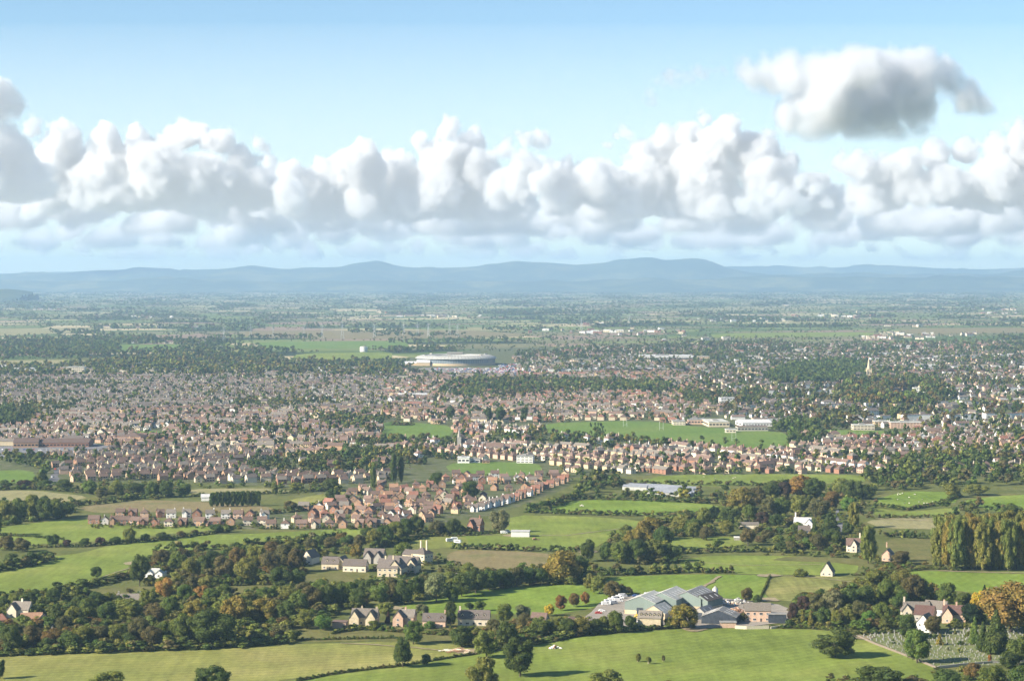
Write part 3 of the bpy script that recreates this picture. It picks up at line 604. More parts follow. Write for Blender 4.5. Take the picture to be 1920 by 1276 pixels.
# ================================================================== single trees, px, py, height, width in photo pixels
# (base x, base y, h, w, kind, colour) and what each one stands beside
for a in [
 (1565, 1231, 56, 94, 'oak', 'dg', 'wide dark oak standing alone in the big pasture beside the cemetery wall'),
 (975, 1267, 75, 74, 'oak', 'dg', 'large dark oak on the pasture edge below the copse, a long shadow to its right'),
 (905, 1300, 76, 66, 'oak', 'ol', 'olive oak cut by the bottom edge, beside the large dark oak'),
 (755, 1250, 57, 42, 'oak', 'dg', 'tall narrow oak growing in the hedge line between the two front fields'),
 (799, 1244, 21, 23, 'shrub', 'dg', 'small round dark bush on the hedge line between the two front fields'),
 (775, 1207, 45, 46, 'oak', 'mg', 'leafy oak behind the tall narrow hedge-line oak'),
 (912, 1232, 54, 60, 'oak', 'ol', 'olive green oak at the near end of the copse by the log pile'),
 (866, 1212, 42, 50, 'round', 'dg', 'dark tree over the log pile, left end of the copse'),
 (950, 1212, 50, 48, 'round', 'dg', 'dark rounded tree behind the large dark oak'),
 (845, 1174, 48, 30, 'round', 'dg', 'upright dark tree left of the white cottage with dormers'),
 (900, 1145, 20, 24, 'round', 'mg', 'low tree peeping over the roof of the white cottage with dormers'),
 (1132, 1302, 48, 82, 'oak', 'ol', 'broad oak top at the bottom edge, right of the large dark oak'),
 (1255, 1302, 28, 44, 'shrub', 'br', 'brown bush top at the bottom edge, right of the broad oak top'),
 (397, 1303, 58, 78, 'oak', 'dg', 'dark oak top at the bottom edge of the hay field'),
 (205, 1300, 42, 84, 'oak', 'ol', 'wide olive oak top at the bottom left edge of the hay field'),
 (315, 1296, 22, 28, 'shrub', 'ol', 'small bush top between the two oak tops of the hay field'),
 (0, 1272, 40, 28, 'oak', 'dg', 'dark tree half cut by the left edge in the hay field'),
 (1052, 1144, 30, 24, 'round', 'rd', 'orange red tree, left one of the three bright autumn trees by the yard'),
 (1076, 1137, 26, 26, 'round', 'ru', 'rust orange tree, middle of the three bright autumn trees by the yard'),
 (1097, 1133, 24, 21, 'round', 'rd', 'orange red tree, right one of the three bright autumn trees by the yard'),
 (1030, 1154, 23, 22, 'round', 'ye', 'small yellow tree left of the three orange autumn trees'),
 (1280, 1178, 48, 60, 'willow', 'yo', 'round yellow-green willow before the industrial sheds'),
 (1154, 1186, 44, 38, 'round', 'mg', 'round green tree in front of the concrete yard'),
 (818, 1128, 56, 50, 'willow', 'gg', 'pale grey-green willow below the stone farmhouses'),
 (1052, 1092, 62, 80, 'willow', 'yo', 'big domed tree with a yellow-brown top above the bright meadow'),
 (1102, 1052, 42, 32, 'round', 'dg', 'dark upright tree above the dark hedge of the middle fields'),
 (935, 998, 44, 44, 'oak', 'gg', 'pale open-crowned tree at the left end of the green pasture'),
 (850, 1001, 30, 32, 'round', 'dg', 'dark round tree left of the lone red brick house'),
 (818, 1001, 27, 38, 'round', 'br', 'brownish domed tree below the end of the estate'),
 (365, 1162, 40, 52, 'willow', 'yo', 'yellowish willow behind the big dark chestnut, left of the pair'),
 (440, 1172, 56, 66, 'willow', 'yo', 'yellowish willow right behind the big dark chestnut'),
 (500, 1168, 50, 72, 'willow', 'yo', 'broad yellow-olive willow right of the big dark chestnut'),
 (402, 1211, 72, 96, 'round', 'dg', 'very large dark round chestnut above the hay field'),
 (347, 1208, 56, 60, 'round', 'mg', 'lighter green tree leaning against the large dark chestnut'),
 (606, 1181, 30, 40, 'round', 'bg', 'fresh green round tree left of the flat-roofed garage'),
 (240, 1162, 42, 66, 'willow', 'ol', 'broad olive dome beside the pale half hidden roof'),
 (262, 1098, 62, 44, 'round', 'dg', 'tall dark tree left of the bungalow'),
 (180, 1083, 22, 28, 'round', 'dg', 'small dark round tree on the edge of the big left pasture'),
 (525, 1102, 40, 46, 'round', 'dg', 'round dark green tree among the brown ones left of the farmhouses'),
 (308, 1122, 40, 40, 'round', 'go', 'orange-yellow tree in the rough ground below the bungalow'),
 (1628, 1056, 72, 40, 'poplar', 'ol', 'single tall poplar right of the gabled white cottage'),
 (1895, 1185, 96, 118, 'round', 'go', 'huge golden orange tree at the right edge above the cemetery'),
 (1836, 1152, 46, 40, 'round', 'ye', 'bright yellow tree left of the huge golden tree'),
 (1776, 1139, 50, 46, 'round', 'mg', 'green tree behind the brick house at the cemetery'),
 (1806, 1142, 32, 42, 'round', 'dg', 'dark tree between the green tree and the bright yellow tree'),
 (1846, 1118, 24, 13, 'conifer', 'vd', 'thin dark conifer tip above the bright yellow tree'),
 (1823, 1169, 40, 50, 'round', 'vd', 'very dark yew right of the brick house at the cemetery'),
 (1868, 1224, 84, 60, 'conifer', 'dg', 'large dark cypress standing in the cemetery'),
 (1843, 1222, 60, 34, 'conifer', 'dg', 'second cypress against the left side of the large cemetery cypress'),
 (1827, 1207, 54, 24, 'conifer', 'mg', 'slim grey-green cypress between the graves'),
 (1762, 1209, 23, 17, 'conifer', 'yo', 'small clipped yellow yew among the headstones'),
 (1720, 1242, 64, 60, 'round', 'mg', 'big green tree on the cemetery wall'),
 (1700, 1197, 48, 42, 'round', 'dg', 'dark green tree left of the gabled lodge'),
 (1748, 1188, 34, 38, 'round', 'br', 'brownish tree right against the gabled lodge'),
 (1856, 1241, 16, 10, 'shrub', 'rd', 'small dark red bush at the lower side of the cemetery'),
 (1910, 1246, 56, 50, 'round', 'mg', 'green tree at the right edge of the cemetery'),
 (1890, 1252, 34, 44, 'round', 'dg', 'dark bush-like tree in the lower right corner of the cemetery'),
 (1640, 1304, 58, 120, 'oak', 'dg', 'broad dark oak top at the bottom edge below the cemetery wall'),
 (1575, 1302, 24, 44, 'shrub', 'ye', 'yellowish bush top at the bottom edge left of the broad oak top'),
 (1715, 1300, 32, 60, 'round', 'br', 'brown tree top at the bottom edge right of the broad oak top'),
 (1775, 1296, 42, 66, 'round', 'dg', 'dark green tree top at the bottom edge under the cemetery'),
 (1826, 1274, 32, 46, 'round', 'ru', 'rust coloured tree just below the lower cemetery wall'),
 (1860, 1290, 44, 64, 'round', 'mg', 'green tree at the bottom edge below the rust coloured one'),
 (1915, 1292, 48, 66, 'round', 'dg', 'dark tree in the bottom right corner'),
 (1505, 1171, 27, 14, 'conifer', 'yo', 'left of two yellow-green conifers right of the stone farm building'),
 (1520, 1172, 30, 15, 'conifer', 'yo', 'right of two yellow-green conifers right of the stone farm building'),
 (1488, 1170, 42, 25, 'round', 'pu', 'purple brown tree at the right end of the farm yard'),
 (1400, 1128, 28, 26, 'round', 'br', 'brownish tree behind the stone farm building'),
 (1420, 1134, 20, 20, 'round', 'dg', 'dark tree behind the roof of the stone farm building'),
 (1395, 1164, 18, 22, 'round', 'br', 'small brown tree before the stone farm building'),
 (1340, 975, 28, 26, 'round', 'vd', 'very dark tree at the right end of the dark hedge'),
 (1406, 980, 36, 34, 'round', 'mg', 'bright sided round tree above the long cream wall'),
 (1390, 955, 44, 60, 'willow', 'yo', 'yellowish dome above the dark tree in the middle wood'),
 (1500, 932, 44, 56, 'willow', 'go', 'golden dome in the wood behind the white villa'),
 (1488, 1004, 24, 14, 'conifer', 'dg', 'dark cone left of the white villa'),
 (1527, 1004, 30, 18, 'conifer', 'dg', 'dark cone right of the white villa'),
 (1556, 1002, 44, 44, 'conifer', 'dg', 'broad blue-green cedar right of the white villa'),
 (1601, 990, 50, 30, 'poplar', 'ol', 'tall olive tree right of the grey road in the wood'),
 (1402, 1022, 34, 36, 'round', 'br', 'brownish tree below the long cream wall'),
 (1690, 1058, 26, 44, 'round', 'br', 'brown green domed tree right of the tall stone chimney'),
 (1500, 1080, 16, 34, 'shrub', 'ol', 'low olive bush left of the steep-roofed small cottage'),
 (757, 1047, 32, 44, 'round', 'mg', 'green tree behind the stone farmhouses'),
 (668, 1046, 26, 28, 'willow', 'yo', 'small yellowish tree behind the long pale barn'),
 (700, 915, 50, 15, 'poplar', 'mg', 'slender poplar left of the close pair in the estate'),
 (738, 906, 58, 17, 'poplar', 'dg', 'left of the close pair of dark poplars in the estate'),
 (752, 905, 54, 16, 'poplar', 'dg', 'right of the close pair of dark poplars in the estate'),
 (820, 910, 25, 34, 'round', 'dg', 'broad dark tree in the gardens behind the estate'),
 (880, 935, 34, 42, 'round', 'dg', 'large dark tree in the middle of the red roofed estate'),
 (1785, 932, 26, 36, 'round', 'ol', 'olive round tree in the right hand paddocks'),
 (1895, 978, 34, 44, 'round', 'dg', 'dark tree at the far right behind the poplar plantation'),
 (1830, 928, 22, 50, 'round', 'ol', 'flat olive tree at the far right paddock'),
 (1197, 1240, 17, 12, 'round', 'ol', 'left of the three guarded saplings in the big pasture'),
 (1216, 1244, 15, 12, 'round', 'ol', 'middle of the three guarded saplings in the big pasture'),
 (1244, 1239, 12, 8, 'round', 'br', 'right and thinnest of the three guarded saplings in the big pasture')]:
    tree(*a)
# ------------------------------------------------------------------ named groups of trees, counted from the left
BIRTH = {}
def tgroup(phrase, lst, group):
    for n, (px, py, h, w, kind, col) in enumerate(sorted(lst)):
        tree(px, py, h, w, kind, col, '%s %s, %s from the left %s' % (CW[col], {'poplar': 'poplar', 'conifer': 'conifer', 'shrub': 'bush', 'willow': 'domed tree'}.get(kind, 'tree'), ORD[n], phrase), group)
tgroup('in the copse above the hay field', [
 (20, 1224, 56, 52, 'round', 'dg'), (62, 1212, 42, 44, 'round', 'br'), (100, 1216, 40, 44, 'round', 'ru'), (128, 1218, 36, 44, 'round', 'mg'), (155, 1214, 44, 52, 'round', 'ol'), (188, 1212, 40, 48, 'round', 'br'),
 (218, 1212, 44, 44, 'round', 'ol'), (262, 1206, 50, 50, 'round', 'br'), (286, 1212, 40, 44, 'round', 'br'), (312, 1208, 46, 42, 'round', 'mg'), (240, 1216, 32, 40, 'shrub', 'dg'), (86, 1222, 30, 40, 'shrub', 'dg')], 'trees in the copse above the hay field')
tgroup('behind the hay field copse', [
 (5, 1150, 30, 36, 'round', 'dg'), (28, 1136, 26, 30, 'round', 'ol'), (60, 1130, 24, 34, 'round', 'dg'), (100, 1132, 30, 34, 'round', 'dg'), (108, 1166, 38, 36, 'conifer', 'dg'), (137, 1176, 42, 42, 'willow', 'ol'), (166, 1168, 48, 44, 'round', 'mg'),
 (200, 1172, 46, 42, 'round', 'dg'), (290, 1172, 44, 40, 'round', 'br'), (320, 1158, 44, 42, 'round', 'mg'), (120, 1186, 34, 36, 'round', 'br'), (276, 1140, 36, 34, 'round', 'ol'), (345, 1128, 34, 34, 'round', 'mg'), (150, 1146, 34, 36, 'round', 'dg'),
 (182, 1142, 34, 38, 'round', 'dg'), (205, 1138, 28, 34, 'round', 'ol'), (395, 1130, 28, 40, 'round', 'mg'), (380, 1122, 26, 34, 'round', 'go'), (420, 1118, 24, 34, 'round', 'mg')], 'trees behind the copse on the left')
tgroup('in the brown wood beside the bungalow', [
 (302, 1064, 36, 40, 'round', 'br'), (332, 1070, 38, 36, 'round', 'mg'), (358, 1082, 38, 36, 'round', 'ol'), (382, 1082, 42, 36, 'round', 'dg'), (398, 1064, 34, 34, 'round', 'dg'), (420, 1086, 46, 44, 'round', 'br'), (446, 1066, 40, 42, 'round', 'ru'),
 (462, 1094, 50, 48, 'round', 'ol'), (484, 1060, 40, 44, 'round', 'ol'), (506, 1076, 46, 44, 'round', 'br'), (532, 1060, 42, 42, 'round', 'br'), (556, 1072, 44, 40, 'round', 'br'), (510, 1048, 34, 40, 'round', 'ru'), (548, 1044, 32, 38, 'round', 'ol'),
 (582, 1034, 28, 36, 'round', 'br'), (620, 1030, 24, 34, 'round', 'br'), (650, 1030, 28, 34, 'round', 'dg'), (560, 1100, 36, 34, 'round', 'dg'), (600, 1024, 22, 30, 'round', 'dg'), (640, 1020, 22, 28, 'round', 'ru')], 'trees of the brown wood left of the farmhouses')
tgroup('in the rows below the bungalow', [
 (282, 1098, 22, 30, 'shrub', 'ol'), (306, 1100, 22, 34, 'shrub', 'ol'), (335, 1100, 24, 36, 'shrub', 'ol'), (362, 1102, 26, 34, 'shrub', 'br'), (386, 1104, 28, 34, 'shrub', 'ol'), (405, 1098, 18, 26, 'shrub', 'mg')], 'bushes below the bungalow')
tgroup('in the wood right of the yellowish willows', [
 (535, 1170, 46, 44, 'round', 'dg'), (560, 1152, 46, 46, 'round', 'mg'), (585, 1142, 46, 48, 'round', 'br'), (575, 1178, 38, 40, 'round', 'ol'), (612, 1140, 48, 46, 'round', 'dg'), (640, 1136, 44, 44, 'round', 'mg'), (540, 1126, 30, 40, 'round', 'ol'),
 (568, 1118, 28, 38, 'round', 'br'), (600, 1114, 28, 40, 'round', 'mg'), (462, 1132, 24, 40, 'round', 'ol'), (500, 1126, 26, 40, 'round', 'mg')], 'trees right of the yellowish willows')
tgroup('in the long wood below the farmhouses', [
 (655, 1122, 34, 40, 'round', 'mg'), (672, 1140, 38, 40, 'round', 'dg'), (690, 1118, 34, 40, 'round', 'dg'), (712, 1134, 44, 42, 'round', 'mg'), (735, 1122, 40, 40, 'round', 'br'), (758, 1132, 46, 42, 'round', 'dg'), (782, 1122, 44, 40, 'round', 'dg'), (795, 1108, 34, 34, 'round', 'br'),
 (846, 1106, 36, 36, 'round', 'ol'), (866, 1118, 46, 44, 'round', 'dg'), (892, 1112, 46, 46, 'round', 'dg'), (918, 1106, 42, 44, 'round', 'dg'), (944, 1102, 38, 44, 'round', 'dg'), (968, 1100, 38, 40, 'round', 'br'), (992, 1096, 34, 38, 'round', 'dg'), (880, 1082, 28, 40, 'round', 'ol'),
 (1014, 1096, 32, 34, 'round', 'dg'), (1085, 1086, 44, 44, 'round', 'dg'), (850, 1128, 30, 30, 'round', 'dg')], 'trees of the long dark wood below the farmhouses')
tgroup('between bright meadow and sheds', [
 (1070, 1096, 18, 28, 'shrub', 'ol'), (1108, 1106, 32, 32, 'willow', 'ol'), (1124, 1112, 38, 36, 'willow', 'ol'), (1147, 1117, 30, 36, 'willow', 'br'), (1166, 1115, 22, 26, 'shrub', 'br'), (1178, 1112, 14, 20, 'shrub', 'br')], 'domed trees beside the bright meadow')
tgroup('in the clump amid the pastures', [
 (1140, 1052, 36, 38, 'round', 'dg'), (1163, 1056, 44, 42, 'round', 'mg'), (1190, 1024, 34, 48, 'willow', 'yo'), (1196, 1056, 46, 46, 'round', 'dg'), (1216, 1012, 44, 58, 'willow', 'yo'), (1226, 1054, 46, 50, 'willow', 'ol'), (1244, 1030, 44, 46, 'round', 'dg'), (1256, 1052, 34, 38, 'round', 'dg'),
 (1275, 1000, 36, 38, 'round', 'ol'), (1300, 1004, 34, 40, 'round', 'mg'), (1175, 1004, 22, 30, 'round', 'ol')], 'trees of the clump in the middle pastures')
tgroup('between the cottages and the yard', [
 (985, 1182, 34, 40, 'round', 'br'), (945, 1166, 36, 38, 'round', 'mg'), (980, 1162, 30, 34, 'round', 'gg'), (1012, 1190, 36, 42, 'round', 'mg'), (1040, 1188, 32, 40, 'round', 'ol'), (1064, 1192, 34, 42, 'round', 'dg'), (1090, 1190, 34, 44, 'round', 'yo'), (1116, 1186, 28, 34, 'round', 'dg'), (1132, 1184, 30, 28, 'round', 'ol'),
 (1182, 1178, 26, 26, 'round', 'dg'), (925, 1190, 30, 36, 'round', 'br'), (1256, 1177, 22, 24, 'round', 'ol'), (1000, 1170, 18, 24, 'round', 'ru')], 'trees along the cottages and the yard')
tgroup('in the gardens of the row of cottages', [
 (668, 1166, 12, 18, 'shrub', 'bg'), (700, 1180, 18, 28, 'round', 'ol'), (722, 1152, 24, 38, 'round', 'ol'), (728, 1168, 24, 14, 'conifer', 'pu'), (790, 1152, 22, 30, 'willow', 'gg'), (826, 1170, 15, 24, 'shrub', 'mg'), (805, 1178, 16, 26, 'shrub', 'bg'), (880, 1143, 15, 20, 'round', 'dg')], 'garden trees of the cottages')
tgroup('in the wood left of the lodge', [
 (1535, 1150, 38, 42, 'round', 'br'), (1545, 1174, 36, 34, 'round', 'dg'), (1562, 1150, 48, 48, 'willow', 'gg'), (1568, 1176, 34, 24, 'round', 'ol'), (1590, 1146, 46, 44, 'round', 'dg'), (1590, 1174, 34, 34, 'round', 'ol'), (1612, 1170, 46, 40, 'round', 'br'), (1620, 1142, 46, 46, 'round', 'dg'), (1628, 1174, 30, 34, 'round', 'bg'), (1654, 1172, 46, 42, 'round', 'mg'),
 (1645, 1120, 56, 60, 'willow', 'ol'), (1668, 1140, 56, 52, 'round', 'mg'), (1690, 1150, 44, 44, 'round', 'dg'), (1712, 1132, 58, 54, 'round', 'br'), (1732, 1130, 44, 44, 'round', 'ol'), (1508, 1146, 30, 34, 'round', 'pu'), (1520, 1140, 28, 30, 'round', 'ol'), (1690, 1110, 44, 48, 'round', 'ol'), (1657, 1183, 18, 22, 'shrub', 'ol'), (1640, 1186, 12, 20, 'shrub', 'dg')], 'trees of the wood left of the cemetery lodge')
tgroup('in the plantation front rank', [(1762 + i * 16, 1066 + (i % 3) * 1.5, 86 + (i * 37 % 15), 44, 'poplar', ['ol', 'yo', 'ol'][i % 3]) for i in range(12)], 'poplars of the plantation at the right')
tgroup('in the plantation rear rank', [(1764 + i * 18, 1050, 84 + (i * 23 % 11), 46, 'poplar', ['ol', 'yo'][i % 2]) for i in range(11)], 'poplars of the plantation at the right')
tgroup('in the wood around the villa', [
 (1300, 1008, 30, 34, 'round', 'ol'), (1320, 985, 34, 34, 'round', 'ol'), (1365, 978, 30, 40, 'round', 'dg'), (1362, 1004, 30, 30, 'round', 'ol'), (1440, 970, 38, 34, 'round', 'br'), (1465, 968, 38, 36, 'round', 'mg'), (1430, 984, 26, 34, 'round', 'pu'), (1455, 988, 26, 30, 'round', 'dg'), (1420, 948, 38, 40, 'round', 'br'),
 (1445, 936, 34, 40, 'round', 'dg'), (1470, 936, 34, 34, 'round', 'pu'), (1525, 934, 40, 46, 'round', 'dg'), (1500, 962, 34, 44, 'round', 'ol'), (1535, 968, 38, 44, 'round', 'br'), (1560, 956, 36, 40, 'round', 'ru'), (1578, 930, 34, 46, 'round', 'ol'), (1600, 936, 38, 46, 'round', 'dg'), (1625, 936, 30, 36, 'round', 'dg'),
 (1590, 962, 30, 34, 'round', 'bg'), (1505, 1020, 24, 34, 'round', 'br'), (1535, 1032, 32, 40, 'round', 'br'), (1560, 1026, 34, 44, 'round', 'dg'), (1465, 1034, 20, 30, 'round', 'dg'), (1485, 1036, 22, 26, 'round', 'br'), (1590, 1004, 26, 24, 'round', 'dg'), (1440, 1012, 20, 30, 'round', 'br'), (1325, 1012, 26, 34, 'round', 'br')], 'trees round the white villa')
tgroup('of those at the left edge', [
 (-5, 1004, 44, 34, 'round', 'dg'), (12, 978, 40, 36, 'round', 'ol'), (36, 976, 44, 38, 'round', 'mg'), (60, 972, 46, 40, 'round', 'ol'), (84, 976, 44, 38, 'round', 'dg'), (104, 972, 36, 36, 'round', 'mg'), (126, 968, 28, 34, 'round', 'dg'), (12, 1030, 28, 42, 'shrub', 'br'), (42, 1034, 28, 40, 'shrub', 'br'), (20, 1062, 26, 44, 'shrub', 'dg'), (58, 1058, 26, 38, 'shrub', 'dg'), (84, 1048, 18, 30, 'shrub', 'dg')], 'trees at the left edge')
tgroup('crossing the long left pasture', [
 (98, 1024, 24, 30, 'oak', 'dg'), (125, 1025, 15, 20, 'round', 'pu'), (160, 1024, 16, 26, 'round', 'dg'), (188, 1022, 16, 22, 'round', 'pu'), (216, 1020, 15, 26, 'round', 'dg'), (242, 1017, 28, 30, 'round', 'ol'), (272, 1014, 15, 20, 'round', 'dg'), (305, 1012, 16, 34, 'round', 'dg'), (340, 1008, 14, 20, 'round', 'br'), (365, 1004, 12, 18, 'round', 'br'), (405, 998, 16, 34, 'round', 'dg'), (430, 997, 14, 20, 'round', 'dg')], 'hedgerow trees crossing the long left pasture')
tgroup('in the belt below the estate', [
 (675, 1032, 30, 30, 'round', 'br'), (700, 1026, 36, 36, 'round', 'ol'), (722, 1020, 38, 38, 'round', 'dg'), (742, 1012, 36, 38, 'round', 'ol'), (762, 1006, 36, 36, 'round', 'dg'), (782, 1000, 34, 34, 'round', 'dg'), (690, 1010, 22, 30, 'round', 'dg')], 'dark belt below the estate')
tgroup('across the fields below the suburbs', [
 (10, 917, 18, 30, 'round', 'dg'), (45, 915, 16, 36, 'round', 'pu'), (84, 916, 18, 34, 'round', 'dg'), (120, 918, 20, 34, 'round', 'dg'), (168, 926, 26, 34, 'round', 'mg'), (190, 934, 18, 30, 'round', 'br'), (218, 930, 30, 32, 'round', 'ol'), (252, 926, 22, 34, 'round', 'dg'), (285, 932, 30, 34, 'round', 'mg'), (312, 932, 32, 36, 'round', 'dg'), (348, 930, 24, 28, 'round', 'mg'),
 (75, 905, 22, 18, 'round', 'ol'), (515, 928, 28, 16, 'poplar', 'ol'), (555, 920, 16, 30, 'round', 'ol'), (620, 920, 24, 34, 'round', 'dg'), (545, 958, 20, 30, 'round', 'br'), (625, 940, 26, 30, 'round', 'dg')], 'trees across the fields below the left suburbs')
tgroup('in the conifer wall', [(398 + i * 9.5, 950 - i * .2, 27 + (i * 5 % 4), 15, 'poplar', 'dg') for i in range(10)], 'wall of conifers beside the dry field')
# ------------------------------------------------------------------ hedges, each one a thing
H_ = [([(555, 1277), (600, 1268), (640, 1261), (700, 1254), (755, 1248), (800, 1240), (850, 1232), (890, 1226)], 1.6, 2.2, 'low dark hedge dividing the hay field from the front pasture'),
 ([(-60, 1232), (60, 1226), (180, 1222), (350, 1217), (470, 1211), (540, 1205)], 5, 9, 'dark overgrown hedge along the top of the hay field'),
 ([(560, 1200), (740, 1196), (760, 1200)], 1.6, 2, 'thin dull hedge under the rough strip before the cottages'),
 ([(1000, 1208), (1080, 1192), (1160, 1184), (1250, 1178), (1300, 1176)], 3.5, 6, 'hedge along the top of the big pasture in front of the yard'),
 ([(1440, 1176), (1520, 1178), (1600, 1184)], 2, 3, 'low hedge right of the farm yard wall'),
 ([(1118, 1078), (1180, 1077), (1280, 1073), (1320, 1071)], 6, 8, 'tall dark clipped hedge across the middle fields'),
 ([(1320, 1074), (1350, 1073), (1375, 1074)], 4, 5, 'short broken hedge continuing the tall dark one to the right'),
 ([(290, 1036), (380, 1030), (430, 1030), (500, 1024), (560, 1020), (640, 1010)], 6, 10, 'thick dark hedge curving below the long left pasture'),
 ([(60, 1026), (160, 1025), (300, 1013), (400, 1000), (435, 992)], 2.5, 4, 'hedge under the row of small trees in the long left pasture'),
 ([(60, 1118), (130, 1106), (200, 1092), (240, 1082)], 5, 10, 'dark ragged hedge closing the big left pasture below'),
 ([(-60, 1124), (0, 1122), (60, 1120), (110, 1122)], 5, 9, 'hedge at the left edge under the big left pasture'),
 ([(-40, 1075), (20, 1066), (60, 1060), (95, 1048)], 6, 10, 'dark hedge reaching in from the left edge into the big pasture'),
 ([(130, 948), (180, 945), (240, 938), (255, 932)], 4, 7, 'dark hedge between the pale field and the dry field'),
 ([(-60, 920), (60, 917), (160, 924), (250, 928)], 4, 8, 'dark hedge along the pale field at the far left'),
 ([(990, 960), (1040, 948), (1080, 934), (1092, 932)], 6, 9, 'dark hedge slanting up beside the street of white gables'),
 ([(985, 960), (1050, 963), (1180, 967), (1320, 966), (1400, 966)], 4, 7, 'long hedge between the two green pastures right of the estate'),
 ([(1075, 935), (1200, 938), (1330, 944)], 5, 9, 'hedge below the grey glasshouses'),
 ([(1110, 910), (1240, 908), (1420, 910), (1480, 906)], 4, 8, 'hedge above the grey glasshouses'),
 ([(850, 1028), (950, 1031), (1060, 1034), (1110, 1034)], 4, 7, 'broken hedge between the pasture and the tan rough field'),
 ([(700, 1030), (760, 1016), (800, 1006), (880, 1004), (950, 998)], 2.5, 4, 'thin hedge beside the lawn with the caravans'),
 ([(1280, 1038), (1360, 1034), (1440, 1034), (1500, 1038)], 4, 7, 'hedge above the right middle field'),
 ([(1600, 1190), (1660, 1186), (1700, 1186)], 2, 4, 'clipped hedge at the top corner of the cemetery'),
 ([(1650, 1006), (1700, 1007), (1770, 1012)], 5, 6, 'straight clipped hedge left of the poplar plantation'),
 ([(1640, 948), (1700, 956), (1760, 946), (1800, 930)], 3, 6, 'dark curved hedge in the right paddocks'),
 ([(1650, 970), (1720, 971), (1800, 968)], 3, 6, 'hedge below the right paddocks'),
 ([(1880, 965), (1960, 968)], 7, 9, 'tall dark clipped hedge at the right edge behind the poplars'),
 ([(1600, 1078), (1660, 1076), (1740, 1066), (1800, 1070)], 2, 4, 'low hedge below the single tall poplar'),
 ([(1423, 1126), (1436, 1098), (1444, 1079)], 1.2, 1.6, 'thin dark strip hedge between the two striped fields'),
 ([(620, 1188), (700, 1176), (740, 1184), (830, 1190)], 2, 4, 'garden hedge below the cottages'),
 ([(500, 964), (560, 958), (600, 948), (660, 934)], 4, 7, 'hedge left of the estate beside the pale fields'),
 ([(360, 931), (480, 926), (560, 924), (640, 916)], 3, 6, 'hedge between the far pale strips'),
 ([(120, 1012), (60, 1006), (-40, 1002)], 2, 4, 'sparse hedge in the long pasture at the far left')]
for pts, h, w_, lab in H_:
    hedge(pts, h, w_, ['dg', 'mg', 'br', 'dg', 'ol'], lab)
# ------------------------------------------------------------------ undergrowth in woods: scrub nobody could count
UG = Mass()
def fill(poly, n, H, W, pal, mass, kinds=('shrub',), avoid=False):
    xs = [p[0] for p in poly]; ys = [p[1] for p in poly]; got = 0; tries = 0
    Ps = [G(*p) for p in poly]; x0, x1 = min(p[0] for p in Ps), max(p[0] for p in Ps); y0, y1 = min(p[1] for p in Ps), max(p[1] for p in Ps)
    while got < n and tries < n * 30:
        tries += 1; x, y = rnd.uniform(x0, x1), rnd.uniform(y0, y1); px, py = to_px(x, y)
        if not inside(px, py, poly): continue
        if avoid and any(inside(px, py, f) for f in FIELDS): continue
        w_ = rnd.uniform(*W); mass.add(x, y, w_, w_ * rnd.uniform(*H), pick(pal), kinds[rnd.randrange(len(kinds))]); got += 1
DGM = ['dg', 'mg', 'mg', 'br', 'ol', 'ol']
fill([(-30, 1222), (-30, 1180), (120, 1165), (320, 1175), (520, 1165), (560, 1200), (350, 1214), (160, 1219)], 330, (.5, .8), (6, 11), DGM + ['ru'], UG)
fill([(-30, 1160), (0, 1124), (120, 1120), (250, 1100), (420, 1112), (620, 1100), (640, 1150), (560, 1180), (330, 1165), (120, 1155)], 420, (.5, .8), (5, 10), DGM + ['ol'], UG, avoid=True)
fill([(230, 1080), (300, 1040), (560, 1024), (660, 1012), (660, 1040), (580, 1045), (600, 1095), (420, 1098), (300, 1085)], 330, (.5, .8), (5, 10), DGM + ['ru', 'br'], UG, avoid=True)
fill([(640, 1145), (620, 1105), (700, 1090), (800, 1090), (850, 1075), (1000, 1068), (1120, 1060), (1110, 1092), (900, 1105), (780, 1128)], 300, (.5, .8), (6, 10), DGM, UG, avoid=True)
fill([(830, 1210), (860, 1180), (980, 1168), (1100, 1170), (1150, 1184), (1000, 1206), (900, 1225)], 170, (.5, .8), (5, 9), DGM + ['ru', 'yo'], UG, avoid=True)
fill([(1480, 1176), (1490, 1130), (1560, 1112), (1620, 1096), (1690, 1098), (1760, 1104), (1760, 1132), (1690, 1160), (1690, 1180), (1600, 1182)], 260, (.5, .8), (5, 10), DGM + ['ru'], UG, avoid=True)
fill([(1130, 1058), (1150, 1010), (1180, 985), (1300, 965), (1320, 1000), (1280, 1030), (1270, 1058)], 150, (.5, .8), (6, 11), DGM + ['ol'], UG, avoid=True)
fill([(1300, 1030), (1290, 970), (1400, 925), (1620, 908), (1650, 930), (1620, 1000), (1640, 1044), (1560, 1040), (1500, 1036), (1420, 1026)], 420, (.5, .8), (5, 11), DGM + ['ol', 'br'], UG, avoid=True)
fill([(1760, 1066), (1755, 1044), (1960, 1044), (1960, 1068)], 46, (1.6, 2.2), (9, 12), ['ol', 'mg', 'ol'], UG, ('poplar', 'round'))
fill([(1760, 1180), (1800, 1130), (1960, 1120), (1960, 1180)], 90, (.5, .8), (4, 8), ['dg', 'ol'], UG)
fill([(1640, 1205), (1700, 1190), (1760, 1190), (1940, 1180), (1960, 1236), (1760, 1242)], 46, (.6, 1.1), (1.5, 4), ['dg', 'mg', 'ol', 'gg'], UG)
fill([(1540, 1276), (1700, 1262), (1960, 1262), (1960, 1300), (1560, 1300)], 70, (.5, .8), (4, 7), DGM, UG)
fill([(-30, 990), (-30, 945), (60, 940), (150, 945), (130, 968), (20, 985)], 120, (.5, .8), (6, 11), DGM, UG, avoid=True)
